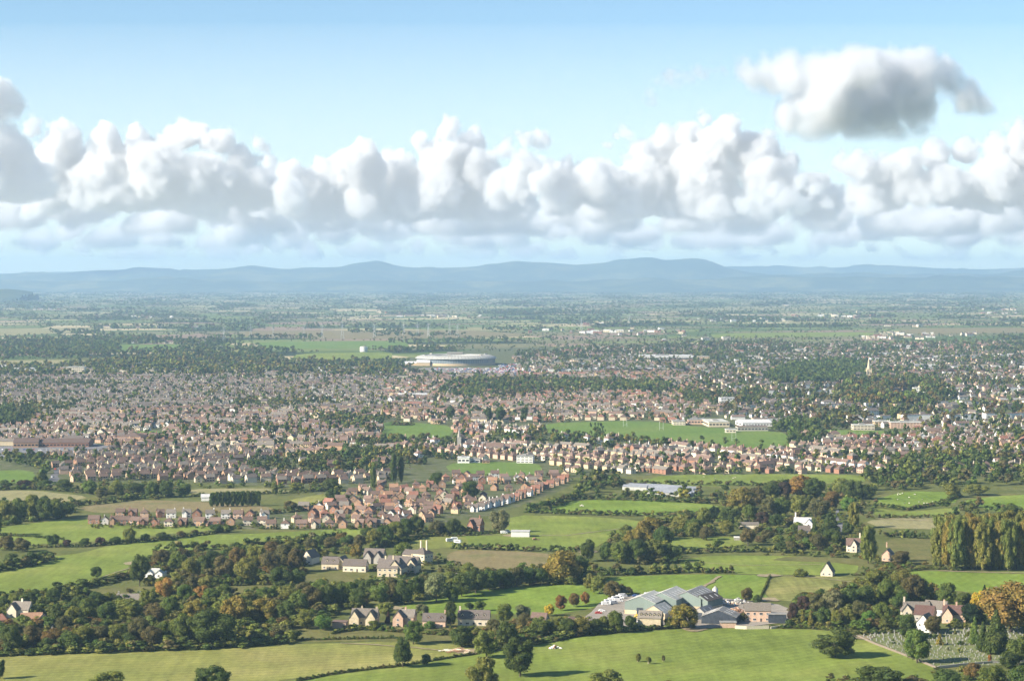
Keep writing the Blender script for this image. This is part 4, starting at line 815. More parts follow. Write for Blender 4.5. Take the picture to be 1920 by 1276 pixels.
fill([(-30, 920), (-30, 905), (160, 908), (300, 905), (500, 912), (640, 912), (640, 922), (360, 915), (340, 936), (190, 936), (150, 920)], 200, (.5, .9), (5, 10), DGM, UG, avoid=True)
fill([(680, 1020), (760, 996), (800, 990), (900, 1000), (820, 1006), (700, 1030)], 90, (.5, .8), (5, 9), DGM, UG, avoid=True)
fill([(620, 1185), (640, 1168), (760, 1172), (860, 1178), (860, 1192), (700, 1182)], 60, (.4, .7), (2.5, 5), ['bg', 'mg', 'ol', 'dg'], UG)
fill([(640, 1072), (820, 1045), (960, 1040), (1100, 1040), (1100, 1062), (860, 1072), (700, 1095)], 120, (.4, .7), (3, 7), ['ol', 'br', 'mg', 'gg'], UG, avoid=True)
fill([(1420, 1040), (1640, 1040), (1740, 1060), (1690, 1085), (1620, 1075), (1560, 1060)], 100, (.4, .7), (3, 7), ['ol', 'br', 'ru', 'mg'], UG, avoid=True)
fill([(160, 990), (500, 992), (740, 996), (740, 988), (500, 984), (160, 984)], 130, (.5, .8), (3, 6), DGM, UG)
UG.build('undergrowth', 'dark scrub and bramble filling the woods and thickets', 'undergrowth')

# ================================================================== buildings
W_ = dict(stone=plain('cotswold_stone', (.47, .40, .27), .16, .8), pale=plain('pale_stone', (.53, .45, .31), .14, .8), cream=plain('cream_render', (.66, .58, .44), .1, .5), white=plain('white_render', (.74, .72, .67), .08, .5),
          red=plain('red_brick', (.28, .15, .10), .2, 1.5), orange=plain('orange_brick', (.37, .235, .15), .18, 1.5), buff=plain('buff_brick', (.52, .4, .25), .15, 1.5), grey=plain('grey_stone', (.33, .31, .27), .15, .8), pink=plain('pink_stone', (.52, .36, .26), .15, .8),
          brown=plain('brown_timber', (.28, .16, .09), .2, 2), green=plain('green_sheeting', (.18, .225, .2), .08, .3, stretch=(1, 1, .05)), dark=plain('dark_boarding', (.045, .055, .07), .25, .6))
RF = dict(slate=plain('slate_roof', (.125, .106, .092), .25, 1.2, .7), brown=plain('brown_tiles', (.138, .096, .076), .25, 1.4), stone=plain('stone_tiles', (.175, .155, .13), .22, 1.3), red=plain('red_tiles', (.22, .11, .078), .25, 1.4), orange=plain('orange_tiles', (.3, .18, .115), .22, 1.4),
          pink=plain('pinkish_tiles', (.18, .125, .1), .2, 1.4), grey=plain('grey_roofing', (.24, .235, .22), .22, .5), light=plain('fibre_cement', (.4, .4, .36), .2, .35), white=plain('white_roofing', (.5, .5, .49), .08, .3), rust=plain('dark_red_tiles', (.115, .068, .058), .25, 1.4))
GLASS = plain('window_glass', (.03, .035, .045), .2, 1, .15, .5); FRAME = plain('white_frame', (.7, .69, .65), .05, 1)
def win_mesh(w, h):
    mb = MB(); mb.box(-w / 2, -.05, 0, w / 2, .0, h, 0); mb.box(-w / 2 + .1, -.09, .1, -.05, -.04, h - .1, 1); mb.box(.05, -.09, .1, w / 2 - .1, -.04, h - .1, 1); mb.box(-w / 2 - .08, -.16, -.1, w / 2 + .08, 0, -.005, 0)
    return mb.mesh('window', [FRAME, GLASS])
WIN = [win_mesh(1.3, 1.25), win_mesh(1.9, 1.25), win_mesh(1.0, 1.1)]
mb = MB(); mb.box(-.5, -.07, 0, .5, 0, 2.05, 0); mb.box(-.3, -.1, 1.3, .3, -.065, 1.8, 1)
DOORM = mb.mesh('door', [plain('painted_door', (.12, .1, .09), .3, 1), GLASS])
def roof_into(mb, L, W, e, rise, M, kind='gable', over=.35, th=.22):
    """ridge along x; L, W plan, e eaves height"""
    x, y = L / 2 + over, W / 2 + over; sl = rise / (W / 2); ze = e - over * sl
    if kind == 'hip':
        hx = max(.3, x - y); hy = 0.0
        for o_, mul in ((0, 1),):
            top = [(-x, -y, ze + th), (x, -y, ze + th), (x, y, ze + th), (-x, y, ze + th), (-hx, 0, e + rise + th), (hx, 0, e + rise + th)]
            bot = [(a, b, ze) for a, b in ((-x, -y), (x, -y), (x, y), (-x, y))]
            mb.add(top + bot, [(0, 1, 5, 4), (1, 2, 5), (2, 3, 4, 5), (3, 0, 4), (0, 6, 7, 1), (1, 7, 8, 2), (2, 8, 9, 3), (3, 9, 6, 0), (6, 9, 8, 7)], 0, M)
    elif kind == 'flat':
        mb.box(-x, -y, e, x, y, e + th * 1.5, 0, M)
    else:
        for s_ in (-1, 1):
            a = [(-x, s_ * y, ze), (x, s_ * y, ze), (x, 0, e + rise), (-x, 0, e + rise)]
            b = [(p[0], p[1], p[2] + th) for p in a]
            f = [(3, 2, 1, 0), (4, 5, 6, 7), (0, 1, 5, 4), (1, 2, 6, 5), (2, 3, 7, 6), (3, 0, 4, 7)]
            if s_ > 0: f = [t[::-1] for t in f]
            mb.add(a + b, f, 0, M)
def walls_into(mb, L, W, e, rise, M, kind='gable', mi=0):
    x, y = L / 2, W / 2
    if kind in ('hip', 'flat'): mb.box(-x, -y, -.1, x, y, e + (.02 if kind == 'flat' else .0), mi, M)
    else:
        mb.add([(-x, -y, -.1), (x, -y, -.1), (x, y, -.1), (-x, y, -.1), (-x, -y, e), (x, -y, e), (x, y, e), (-x, y, e), (-x, 0, e + rise - .02), (x, 0, e + rise - .02)],
               [(0, 3, 2, 1), (0, 1, 5, 4), (2, 3, 7, 6), (1, 2, 6, 9, 5), (3, 0, 4, 8, 7), (4, 5, 9, 8), (6, 7, 8, 9)], mi, M)
def windows(e, L, W, eave, M, faces='flr', storeys=None, door=True, gablewin=0, mesh=None):
    st = storeys or max(1, int(eave / 2.5)); k = 0
    for fc in faces:
        ln = L if fc in 'fb' else W; n = max(1, int(ln / 3.3))
        for s_ in range(st):
            for i in range(n):
                u = (i + .5) / n * ln - ln / 2; z = .9 + s_ * eave / st * .98
                if fc == 'f': T = Matrix.Translation((u, -W / 2 - .01, z))
                elif fc == 'b': T = Matrix.Translation((u, W / 2 + .01, z)) @ Matrix.Rotation(math.pi, 4, 'Z')
                elif fc == 'l': T = Matrix.Translation((-L / 2 - .01, u, z)) @ Matrix.Rotation(-math.pi / 2, 4, 'Z')
                else: T = Matrix.Translation((L / 2 + .01, u, z)) @ Matrix.Rotation(math.pi / 2, 4, 'Z')
                if fc == 'f' and s_ == 0 and i == n // 2 and door:
                    T = Matrix.Translation((u, -W / 2 - .01, 0)); o = link('door', DOORM, e)
                else: o = link('window', mesh or WIN[(i + s_) % 2 if n > 2 else 0], e)
                o.matrix_local = M @ T
def house(px, py, rot, vols, wall, roof, label, cat='house', name='house', chim=(), dorm=(), win='flr', group=None, storeys=None, doorw=True, loc=None):
    """vols: (cx, cy, L, W, eaves, rise, turn in degrees, 'gable'|'hip'|'flat'); first is the main range. Metres."""
    x, y = loc or G(px, py); e = empty(name, (x, y, 0), R(rot)); tag(e, label, cat, group)
    wm, rm = W_[wall] if isinstance(wall, str) else wall, RF[roof]
    wb, rb = MB(), MB()
    for i, (cx, cy_, L, W, ev, rise, turn, kd) in enumerate(vols):
        M = Matrix.Translation((cx, cy_, 0)) @ Matrix.Rotation(R(turn), 4, 'Z')
        walls_into(wb, L, W, ev, rise, M, kd); roof_into(rb, L, W, ev + .003 * i, rise, M, kd)
        f = win if i == 0 else ('lr' if kd == 'gable' and abs(turn) == 90 else 'f')
        if win: windows(e, L, W, ev, M, f, storeys, doorw and i == 0)
    wb.build('wall', wm, e); rb.build('roof', rm, e)
    for (cx, cy_, h) in chim:
        c = MB(); c.box(cx - .5, cy_ - .4, h - (3.2 if h < 15 else 7.5), cx + .5, cy_ + .4, h); c.box(cx - .58, cy_ - .48, h, cx + .58, cy_ + .48, h + .18)
        for k in (-.25, .25): c.tube((cx + k, cy_, h + .18), (cx + k, cy_, h + .6), .13, .11, 6)
        c.build('chimney', wm, e)
    for (cx, side) in dorm:                                     # gabled dormers on the front slope
        L, W, ev, rise = vols[0][2:6]; d = MB(); yy = -W / 2 * .72; zz = ev + rise * .2
        M = Matrix.Translation((cx + vols[0][0], vols[0][1], 0))
        d.add([(-.75, yy, zz), (.75, yy, zz), (.75, yy, zz + 1.2), (0, yy, zz + 1.9), (-.75, yy, zz + 1.2), (-.75, yy + 2.6, zz), (.75, yy + 2.6, zz), (.75, yy + 2.6, zz + 1.2), (0, yy + 2.6, zz + 1.9), (-.75, yy + 2.6, zz + 1.2)],
              [(0, 1, 2, 3, 4), (0, 4, 9, 5), (1, 6, 7, 2)], 0, M)
        d.add([(-1, yy - .2, zz + 1.0), (0, yy - .2, zz + 1.98), (0, yy + 2.8, zz + 1.98), (-1, yy + 2.8, zz + 1.0)], [(0, 1, 2, 3)], 1, M)
        d.add([(0, yy - .2, zz + 1.98), (1, yy - .2, zz + 1.0), (1, yy + 2.8, zz + 1.0), (0, yy + 2.8, zz + 1.98)], [(0, 1, 2, 3)], 1, M)
        d.box(-.45, yy - .03, zz + .25, .45, yy + .01, zz + 1.15, 2, M)
        d.build('dormer', [wm, rm, GLASS], e)
    return e
# ---- stone farmhouses above the long wood
house(730, 1079, -14, [(0, 0, 14, 9, 6, 5.5, 0, 'gable'), (4.5, 4, 15, 9.5, 5.6, 5.2, 90, 'gable')], 'pale', 'slate', 'large two-storey stone farmhouse with two chimneys, front one of its group', 'farmhouse', 'farmhouse', chim=[(-2.5, 0, 13), (2.8, 0, 13.4)])
house(667, 1070, -12, [(0, 0, 16, 7.5, 4.3, 3.8, 0, 'gable')], 'cream', 'slate', 'long pale single-range barn left of the large stone farmhouse', 'barn', 'barn', storeys=1)
house(622, 1066, -14, [(0, 0, 12, 8, 4.2, 4.2, 0, 'gable'), (6, 5, 12, 8, 4, 4.4, 90, 'gable')], 'pale', 'slate', 'low stone house with dormers half hidden by brown trees', dorm=[(-2.5, 0), (2, 0)])
house(582, 1055, 70, [(0, 0, 13, 8, 4.6, 4.8, 0, 'gable')], 'cream', 'slate', 'dark roofed house whose cream gable stands out of the brown wood', win='l')
house(703, 1054, -14, [(0, 0, 14, 9, 4.8, 5, 0, 'gable'), (-3.5, -3.5, 7, 5.5, 4.4, 4, 90, 'gable'), (4, -3.5, 7, 5.5, 4.4, 4, 90, 'gable')], 'grey', 'slate', 'grey gabled house behind the long pale barn')
house(757, 1070, -18, [(0, 0, 22, 9, 5.4, 4.8, 0, 'gable'), (8, -4, 9, 7, 5.2, 4.4, 90, 'gable')], 'pale', 'slate', 'long dark roofed farm range behind the large farmhouse', 'farm building', 'farm_range', chim=[(6, 0, 11.5)])
house(792, 1056, -35, [(0, 0, 11, 10, 7.6, 3.6, 0, 'hip'), (-10, 0, 9, 8, 6, 3, 0, 'gable')], 'pale', 'slate', 'tall hipped-roof house with two very tall pale chimneys', chim=[(-2, 1, 15.6), (3, 1, 16)], storeys=2)
# ---- the row of cottages over the hay field
house(638, 1176, -8, [(0, 0, 8, 7, 3.6, .1, 0, 'flat')], 'pink', 'brown', 'flat-roofed brown garage at the left end of the cottages', 'garage', 'garage', win='')
house(685, 1170, -10, [(0, 0, 15, 7, 4.8, 4.4, 0, 'gable'), (-5, -3, 8, 5.5, 4.8, 4.2, 90, 'gable'), (4.5, -3, 8, 5.5, 4.8, 4.2, 90, 'gable')], 'stone', 'stone', 'honey stone cottage with twin front gables', 'cottage', 'cottage', chim=[(-2, .5, 10.2), (6.6, .5, 10)])
house(764, 1172, -12, [(0, 0, 9, 7.5, 5.6, 3.8, 0, 'gable'), (-4, -2.5, 8, 6, 5.4, 3.8, 90, 'gable')], 'pink', 'stone', 'pinkish stone house with a front gable, second from left of the cottages', 'cottage', 'cottage', chim=[(-1, 0, 10.4)])
house(815, 1175, -5, [(0, 0, 13, 7, 4.2, 3.8, 0, 'gable')], 'pink', 'slate', 'dark slate roofed cottage with two dormers', 'cottage', 'cottage', chim=[(6, 0, 9.5)], dorm=[(-3.4, 0), (4, 0)])
house(889, 1171, -4, [(0, 0, 18, 7, 4.3, 4.3, 0, 'gable')], 'cream', 'slate', 'long white cottage with four dormers and a chimney at its left end', 'cottage', 'cottage', chim=[(-8, 0, 10.4)], dorm=[(-6.4, 0), (-1, 0), (1.6, 0), (6, 0)])
house(1012, 1172, -20, [(0, 0, 9, 7, 3.6, 3.8, 0, 'gable')], 'grey', 'brown', 'small house whose dark gable peeps between trees left of the yard', win='l')
house(1072, 1176, 8, [(0, 0, 11, 9, 3, 3.4, 0, 'hip')], 'grey', 'brown', 'hipped brown roofed bungalow below the concrete yard', 'bungalow', 'bungalow', win='f')
house(1095, 1180, -10, [(0, 0, 10, 8, 3, 3.2, 0, 'gable')], 'grey', 'slate', 'slate roofed house sunk among trees at the left foot of the yard', win='f')
# ---- left cluster
house(42, 1154, -12, [(0, 0, 11, 8, 4.4, 4.2, 0, 'gable'), (-4, -3, 7, 6, 4.2, 4, 90, 'gable')], 'cream', 'stone', 'brown roofed cottage at the left, behind the orange roofed one', 'cottage', 'cottage', chim=[(0, 0, 10)])
house(58, 1170, 12, [(0, 0, 11, 8, 3.4, 3.4, 0, 'gable'), (6.5, -1, 8, 6, 3.2, 3.2, 90, 'gable')], 'cream', 'orange', 'bungalow with bright orange roofs at the left', 'bungalow', 'bungalow', win='f')
house(95, 1178, 5, [(0, 0, 3.4, 3, 2.2, 1.4, 90, 'gable')], 'white', 'slate', 'tiny pale gabled shed right of the orange roofed bungalow', 'shed', 'garden_shed', win='')
house(3, 1170, 5, [(0, 0, 7, 6, 3.2, 3, 0, 'hip')], 'red', 'red', 'red roof corner cut by the left edge of the picture', win='f')
house(292, 1080, -4, [(0, 0, 13, 8, 3, 2.4, 0, 'hip'), (-3, -4, 7, 5, 2.9, 2, 90, 'gable'), (3.6, -4, 7, 5, 2.9, 2, 90, 'gable')], 'white', 'light', 'pale bungalow with grey gabled roofs below the tall dark tree', 'bungalow', 'bungalow', win='f')
house(243, 1134, 3, [(0, 0, 15, 8, 3.4, 3.6, 0, 'gable')], 'grey', 'stone', 'pale grey roof ridge half hidden behind the broad olive dome', win='f', chim=[(-6.5, 0, 8.4), (6.5, 0, 8.2)])
house(277, 1170, 10, [(0, 0, 7, 4, 2.2, 1, 0, 'gable')], 'white', 'white', 'little white shed roof deep among the dark trees of the copse', 'shed', 'garden_shed', win='')
# ---- centre and right hand houses
house(893, 997, -25, [(0, 0, 10, 8, 6.4, 4.6, 0, 'gable'), (-2, -4, 6, 5, 6, 4, 90, 'gable')], 'red', 'brown', 'lone steep gabled red brick house left of the green pasture', chim=[(3, 0, 13)])
house(976, 1005, -4, [(0, 0, 14, 9, 4.2, .1, 0, 'flat')], 'white', 'white', 'plain white flat-roofed stable standing in the green pasture', 'stable', 'stable', win='')
house(1505, 992, -12, [(0, 0, 13, 8, 5.8, 3.6, 0, 'gable'), (5, -3, 8, 6, 5.6, 3.4, 90, 'gable')], 'white', 'white', 'bright white villa among dark cones', 'villa', 'white_villa', chim=[(-5.6, 0, 13)])
house(1508, 1005, -8, [(0, 0, 9, 7, 5, 3.2, 0, 'gable')], 'pink', 'slate', 'stone house directly below the bright white villa')
house(1404, 990, -2, [(0, 0, 15, 6, 3.4, 1.6, 0, 'gable')], 'cream', 'stone', 'long low cream outbuilding in the middle wood', 'outbuilding', 'outbuilding', win='')
house(1600, 1033, -8, [(0, 0, 10, 7, 5.2, 4.4, 0, 'gable'), (0, -3, 7, 4.6, 5, 4.2, 90, 'gable')], 'cream', 'brown', 'white gabled cottage beside the single tall poplar', 'cottage', 'cottage', chim=[(4.6, 0, 13)])
house(1665, 1050, 70, [(0, 0, 10, 7, 4.6, 3.6, 0, 'gable')], 'pink', 'stone', 'house with one tall pink chimney right of the tall poplar', chim=[(-4.8, 0, 13)], win='l')
house(1552, 1078, 72, [(0, 0, 10, 8, 2.8, 6.2, 0, 'gable')], 'cream', 'stone', 'small cottage with a steep pointed roof between the right middle fields', 'cottage', 'cottage', win='l', storeys=1)
house(1385, 1012, -5, [(0, 0, 7, 4, 2, .8, 0, 'gable')], 'grey', 'light', 'small field shelter below the long cream outbuilding', 'shelter', 'field_shelter', win='')
house(387, 938, 5, [(0, 0, 9, 6, 3.4, 2.4, 0, 'gable')], 'white', 'white', 'small white building left of the conifer wall', 'shed', 'white_shed', win='')
# ---- chapel lodge cluster
house(1718, 1158, -6, [(0, 0, 15, 8, 5.4, 4.2, 0, 'gable'), (-6, -3, 8, 6, 5, 4, 90, 'gable')], 'cream', 'stone', 'long stone-tiled house at the upper left of the lodge group', chim=[(-7, 0, 12)])
house(1735, 1162, -25, [(0, 0, 11, 9, 4, 4.6, 0, 'gable')], 'grey', 'rust', 'house with a dark red tiled roof in the lodge group', win='f')
house(1756, 1152, -30, [(0, 0, 13, 8, 4.2, 4.2, 0, 'gable'), (-4, -3, 7, 6, 4, 4, 90, 'gable')], 'white', 'stone', 'pale gabled house at the back of the lodge group')
house(1790, 1164, -16, [(0, 0, 13, 8, 4.8, 4.6, 0, 'gable'), (-3.6, -4, 9, 6, 4.6, 4.4, 90, 'gable')], 'pink', 'rust', 'pink brick gabled house at the right of the lodge group', chim=[(-6, 0, 12), (1, 0, 11)])
house(1736, 1183, 60, [(0, 0, 10, 7.5, 5.6, 4.4, 0, 'gable')], 'white', 'stone', 'white gabled lodge at the edge of the graves', 'lodge', 'lodge', win='lf')
# ---- industrial yard
def shed(px, py, rot, L, W, ev, rise, label, wall='green', roof='light', base='buff', skip=()):
    x, y = G(px, py); e = empty('industrial_shed', (x, y, 0), R(rot)); tag(e, label, 'industrial shed', 'sheds of the industrial yard')
    wb, rb = MB(), MB(); M = Matrix(); walls_into(wb, L, W, ev, rise, M); wb.build('wall', W_[wall], e)
    roof_into(rb, L, W, ev, rise, M, 'gable', .3, .18)
    rb.build('roof', RF[roof], e)
    pb = MB(); pb.box(-L / 2 - .06, -W / 2 - .06, -.1, L / 2 + .06, W / 2 + .06, ev * .34); pb.build('plinth', W_[base], e)
    n = int(L / 5)
    sk = MB()
    for i in range(n):
        for s_ in (-1, 1):
            x0 = -L / 2 + (i + .5) * L / n; y0, y1 = s_ * W * .36, s_ * W * .14; z0, z1 = (ev + rise * (1 - abs(y) / (W / 2)) + .22 for y in (y0, y1))
            sk.add([(x0 - .5, y0, z0), (x0 + .5, y0, z0), (x0 + .5, y1, z1), (x0 - .5, y1, z1)], [(0, 1, 2, 3) if s_ < 0 else (3, 2, 1, 0)])
    sk.build('rooflight', W_['white'], e)
    d = MB(); d.box(-L / 2 - .14, -2, -.1, -L / 2 - .02, 2, 4.2); d.build('door', W_['dark'], e)
    return e
shed(1213, 1146, 68, 26, 19, 7.4, 3.6, 'green-walled industrial shed, leftmost of the three big ones')
shed(1254, 1139, 68, 30, 19, 7.4, 3.8, 'green-walled industrial shed, middle one of the three big ones')
shed(1301, 1136, 68, 30, 18, 7, 3.8, 'green-walled industrial shed, right one of the three big ones', roof='grey')
shed(1326, 1140, 55, 18, 11, 6, 3, 'smaller dark grey industrial shed right of the three big ones', wall='green', roof='slate')
shed(1235, 1158, 62, 16, 15, 4.2, 4.2, 'low shed with pale ribbed roof in front of the green sheds', wall='pale', roof='light')
shed(1352, 1166, 75, 16, 20, 4.4, 3.8, 'broad low shed with an open dark front beside the round willow', wall='dark', roof='grey', base='dark')
shed(1320, 1158, 60, 14, 9, 3.6, 3.4, 'narrow lean grey shed behind the broad low one', wall='grey', roof='grey')
house(1220, 1176, -14, [(0, 0, 13, 9, 6.2, 3.4, 0, 'gable')], 'stone', 'stone', 'honey stone building with a row of small roof windows by the willow', 'farm building', 'stone_barn', dorm=[(-5, 0), (-2.5, 0), (0, 0), (2.5, 0), (5, 0)], win='f', storeys=1)
house(1198, 1176, 0, [(0, 0, 4, 3.5, 2.4, 1.3, 90, 'gable')], 'white', 'white', 'white glazed porch at the left end of the honey stone building', 'conservatory', 'conservatory', win='')
house(1420, 1163, -3, [(0, 0, 15, 8, 6.6, 3.8, 0, 'gable')], 'pink', 'stone', 'two-storey stone farm building at the right of the yard', 'farm building', 'stone_barn')
house(1457, 1166, -3, [(0, 0, 10, 7, 5, .1, 0, 'flat')], 'dark', 'grey', 'dark blue flat-roofed side building at the right end of the yard', 'farm building', 'dark_annexe', win='')
house(1365, 1175, -2, [(0, 0, 9, 5, 3, 1, 0, 'flat')], 'pink', 'grey', 'low brick store with a flat roof beneath the broad low shed', 'store', 'brick_store', win='')
# silo
x, y = G(1341, 1127); e = tag(empty('silo', (x, y, 0)), 'white round silo standing behind the yard', 'silo')
mb = MB(); mb.tube((0, 0, 1.2), (0, 0, 8), 1.7, 1.7, 20); mb.build('tank', W_['white'], e)
mb = MB(); mb.tube((0, 0, 8), (0, 0, 9.2), 1.75, .5, 20); mb.tube((0, 0, 9.2), (0, 0, 9.5), .5, .4, 12); mb.build('cap', RF['light'], e)
for a in range(4):
    mb = MB(); c_, s_ = 1.4 * math.cos(a * 1.57 + .78), 1.4 * math.sin(a * 1.57 + .78); mb.tube((c_, s_, -.1), (c_, s_, 1.3), .12, .12, 6); mb.build('leg', RF['grey'], e)
# vans, caravans, skips and piles in the yard
TYRE = plain('tyre', (.02, .02, .02), .2, 2); STEEL = plain('steel', (.35, .36, .37), .15, 1, .4, .5)
def vehicle(kind, col):
    nm = {'van': 'parked_van', 'car': 'parked_car', 'caravan': 'caravan'}[kind]; e = empty(nm, (0, 0, 0)); b = MB()
    if kind == 'van': prof = [(-2.6, .4), (2.6, .4), (2.6, 1.1), (2.2, 1.3), (1.7, 2.1), (1.3, 2.3), (-2.6, 2.3)]; wd = 1.0; ax = (-1.6, 1.7)
    elif kind == 'car': prof = [(-2.1, .3), (2.1, .3), (2.1, .8), (1.2, .95), (.6, 1.4), (-1.1, 1.42), (-1.7, .98), (-2.1, .9)]; wd = .85; ax = (-1.3, 1.3)
    else: prof = [(-2.6, .45), (2.4, .45), (2.7, 1.0), (2.3, 2.4), (1.9, 2.6), (-2.3, 2.6), (-2.7, 2.0)]; wd = 1.1; ax = (0,)
    n = len(prof); b.add([(p[0], -wd, p[1]) for p in prof] + [(p[0], wd, p[1]) for p in prof], [tuple(range(n)), tuple(range(2 * n - 1, n - 1, -1))] + [((i + 1) % n, i, n + i, n + (i + 1) % n) for i in range(n)])
    b.build('body', col, e)
    g_ = MB()
    zz = {'van': (1.35, 1.95), 'car': (.98, 1.32), 'caravan': (1.35, 1.95)}[kind]; xx = {'van': (.6, 1.55), 'car': (-1.1, .6), 'caravan': (-1.6, 1.6)}[kind]
    g_.box(xx[0], -wd - .02, zz[0], xx[1], wd + .02, zz[1]); g_.build('window', GLASS, e)
    for a in ax:
        for s_ in (-1, 1):
            t = MB(); t.tube((a, s_ * (wd - .2), .33), (a, s_ * (wd + .01), .33), .33, .33, 12); t.build('wheel', TYRE, e)
    return e
PW = plain('white_paint', (.75, .75, .74), .04, 1, .35, .5)
PAINTS = [PW, plain('silver_paint', (.4, .41, .43), .05, 1, .3, .5), plain('red_paint', (.35, .04, .03), .1, 1, .35, .5), plain('blue_paint', (.05, .1, .28), .1, 1, .35, .5), plain('black_paint', (.03, .03, .035), .1, 1, .3, .5), plain('yellow_paint', (.6, .42, .04), .1, 1, .4, .4)]
VP = {}
def park(kind, p, px, py, rot, label, group=None):
    k = (kind, p)
    if k not in VP: VP[k] = o = vehicle(kind, PAINTS[p])
    else: o = copy_tree(VP[k])
    x, y = G(px, py); o.location = (x, y, .09); o.rotation_euler = (0, 0, R(rot)); tag(o, label, kind, group)
for i, (px, py, r) in enumerate([(1141, 1130, 20), (1148, 1127, 10), (1155, 1124, 25), (1162, 1122, 0), (1168, 1119, 15), (1136, 1134, 10), (1150, 1132, 30), (1160, 1128, 5)]):
    park('van', 0, px, py, r, 'white van %s from the left in the cluster at the yard corner' % ORD[i], 'white vans at the upper left of the yard')
for i, (px, py, r) in enumerate([(1216, 1118, 5), (1222, 1117, 10), (1230, 1118, -5), (1238, 1117, 0), (1256, 1119, 8), (1262, 1118, -8), (1273, 1119, 0), (1280, 1118, 12), (1288, 1120, 0)]):
    park('caravan', 0, px, py, r, 'white caravan %s from the left in the line behind the green sheds' % ORD[i], 'caravans behind the green sheds')
for i, (px, py, r, p) in enumerate([(1192, 1118, 0, 3), (1198, 1120, 5, 1), (1180, 1140, 80, 1), (1176, 1148, 10, 4), (1128, 1146, 0, 0), (1122, 1150, 0, 2)]):
    park('car', p, px, py, r, '%s car %s from the left parked in the concrete yard' % (['blue', 'silver', 'silver', 'black', 'white', 'red'][i], ORD[[4, 5, 3, 2, 1, 0][i]]), 'cars in the yard')
for i, (px, py, r) in enumerate([(843, 1015, 20), (852, 1013, 10), (858, 1018, -20)]):
    park('caravan', 0, px, py, r, 'white caravan %s from the left on the lawn by the red brick house' % ORD[i], 'caravans on the lawn')
for i, (px, py, r) in enumerate([(945, 1000, 10), (950, 998, 0)]):
    park('van', 0, px, py, r, ['white van left of the white stable, the outer one', 'white van close against the left end of the white stable'][i])
for i, (px, py, p) in enumerate([(98, 895, 1), (104, 880, 2), (110, 872, 0), (93, 902, 4)]):
    park('car', p, px, py, 80, ['silver', 'red', 'white', 'black'][i] + ' car driving on the straight road at the far left', None)
for i in range(26):
    px = 5 + (i % 13) * 14 + rnd.uniform(-2, 2); py = 844 + (i // 13) * 7 + rnd.uniform(-1, 1)
    park('car', rnd.randrange(5), px, py, rnd.choice([0, 90]), 'small car parked on the asphalt before the red brick superstore', 'cars parked before the superstore')
def pile(px, py, w, h, mat_, label, name, cat, n=40, logs=False):
    x, y = G(px, py); b = MB(); g = random.Random(int(px))
    for i in range(n):
        a, b_ = g.gauss(0, w / 4), g.gauss(0, w / 6); z = max(0, h * (1 - (abs(a) / (w / 2))) * g.random()); s_ = g.uniform(.25, .8)
        if logs: b.tube((a - 1.2, b_, z + .25), (a + 1.2, b_ + g.uniform(-.6, .6), z + .3), .25, .22, 7, g.randrange(len(mat_)))
        else: b.box(-s_, -s_ * .6, 0, s_, s_ * .6, s_ * .8, g.randrange(len(mat_)), Matrix.Translation((a, b_, z)) @ Matrix.Rotation(g.uniform(0, 3), 4, (g.uniform(-.4, .4), g.uniform(-.4, .4), 1)))
    o = b.build(name, mat_, None); o.location = (x, y, .06); return tag(o, label, cat)
pile(1318, 1122, 9, 2.6, [PAINTS[5], PW, RF['grey']], 'yellow and white machinery heap behind the right green shed', 'machinery_heap', 'machinery')
pile(1382, 1148, 12, 3, [W_['red'], W_['pink'], W_['orange']], 'reddish pile of bricks and pallets in the right half of the yard', 'brick_pile', 'pile', 90)
pile(1358, 1132, 16, 2.4, [W_['pink'], PW, W_['cream']], 'pale pile of blocks and bags behind the broad low shed', 'block_pile', 'pile', 110)
pile(1385, 1130, 12, 3, [RF['light'], PW, RF['grey']], 'grey and white scrap heap at the upper right of the yard', 'scrap_heap', 'pile', 80)
pile(1195, 1158, 6, 2.5, [PAINTS[5], W_['dark']], 'yellow digger parts heaped left of the honey stone building', 'digger_parts', 'machinery', 20)
pile(862, 1221, 11, 1.5, [W_['pink'], W_['brown'], W_['cream']], 'stack of sawn logs under the copse in the hay field', 'log_pile', 'logs', 60, True)
pile(838, 1220, 6, .8, [W_['cream'], PW], 'scattered pale logs left of the main log stack', 'loose_logs', 'logs', 14, True)
pile(1040, 1215, 6, 1.6, [RF['grey'], PW, W_['brown']], 'small farm trailer load standing on the shadowed edge of the big pasture', 'trailer_load', 'trailer', 24)
pile(1003, 1012, 5, 1.8, [W_['orange'], W_['red']], 'small orange machine standing in the green pasture', 'orange_machine', 'machinery', 16)
# walls
def wall_run(pts, h, th, mat_, label, name='stone_wall', cat='wall'):
    P = [G(*p) for p in pts]; b = MB()
    for (ax, ay), (bx, by) in zip(P, P[1:]):
        l = math.hypot(bx - ax, by - ay); M = Matrix.Translation((ax - P[0][0], ay - P[0][1], 0)) @ Matrix.Rotation(math.atan2(by - ay, bx - ax), 4, 'Z')
        b.box(0, -th / 2, -.1, l - .01, th / 2, h, 0, M); b.box(0, -th / 2 - .06, h, l - .01, th / 2 + .06, h + .12, 0, M)
    o = b.build(name, mat_); o.location = (P[0][0], P[0][1], 0); tag(o, label, cat)
wall_run([(1610, 1194), (1640, 1207), (1690, 1226), (1730, 1242), (1757, 1253)], 1.0, .45, plain('old_wall', (.2, .165, .13), .2, .8), 'brownish stone wall slanting down the left side of the cemetery')
wall_run([(1758, 1253), (1800, 1248), (1860, 1243), (1960, 1240)], 1.3, .5, W_['grey'], 'grey wall along the lower side of the cemetery')
wall_run([(1378, 1178), (1400, 1179), (1442, 1178)], 1.8, .5, W_['cream'], 'pale rendered wall along the right front of the yard')
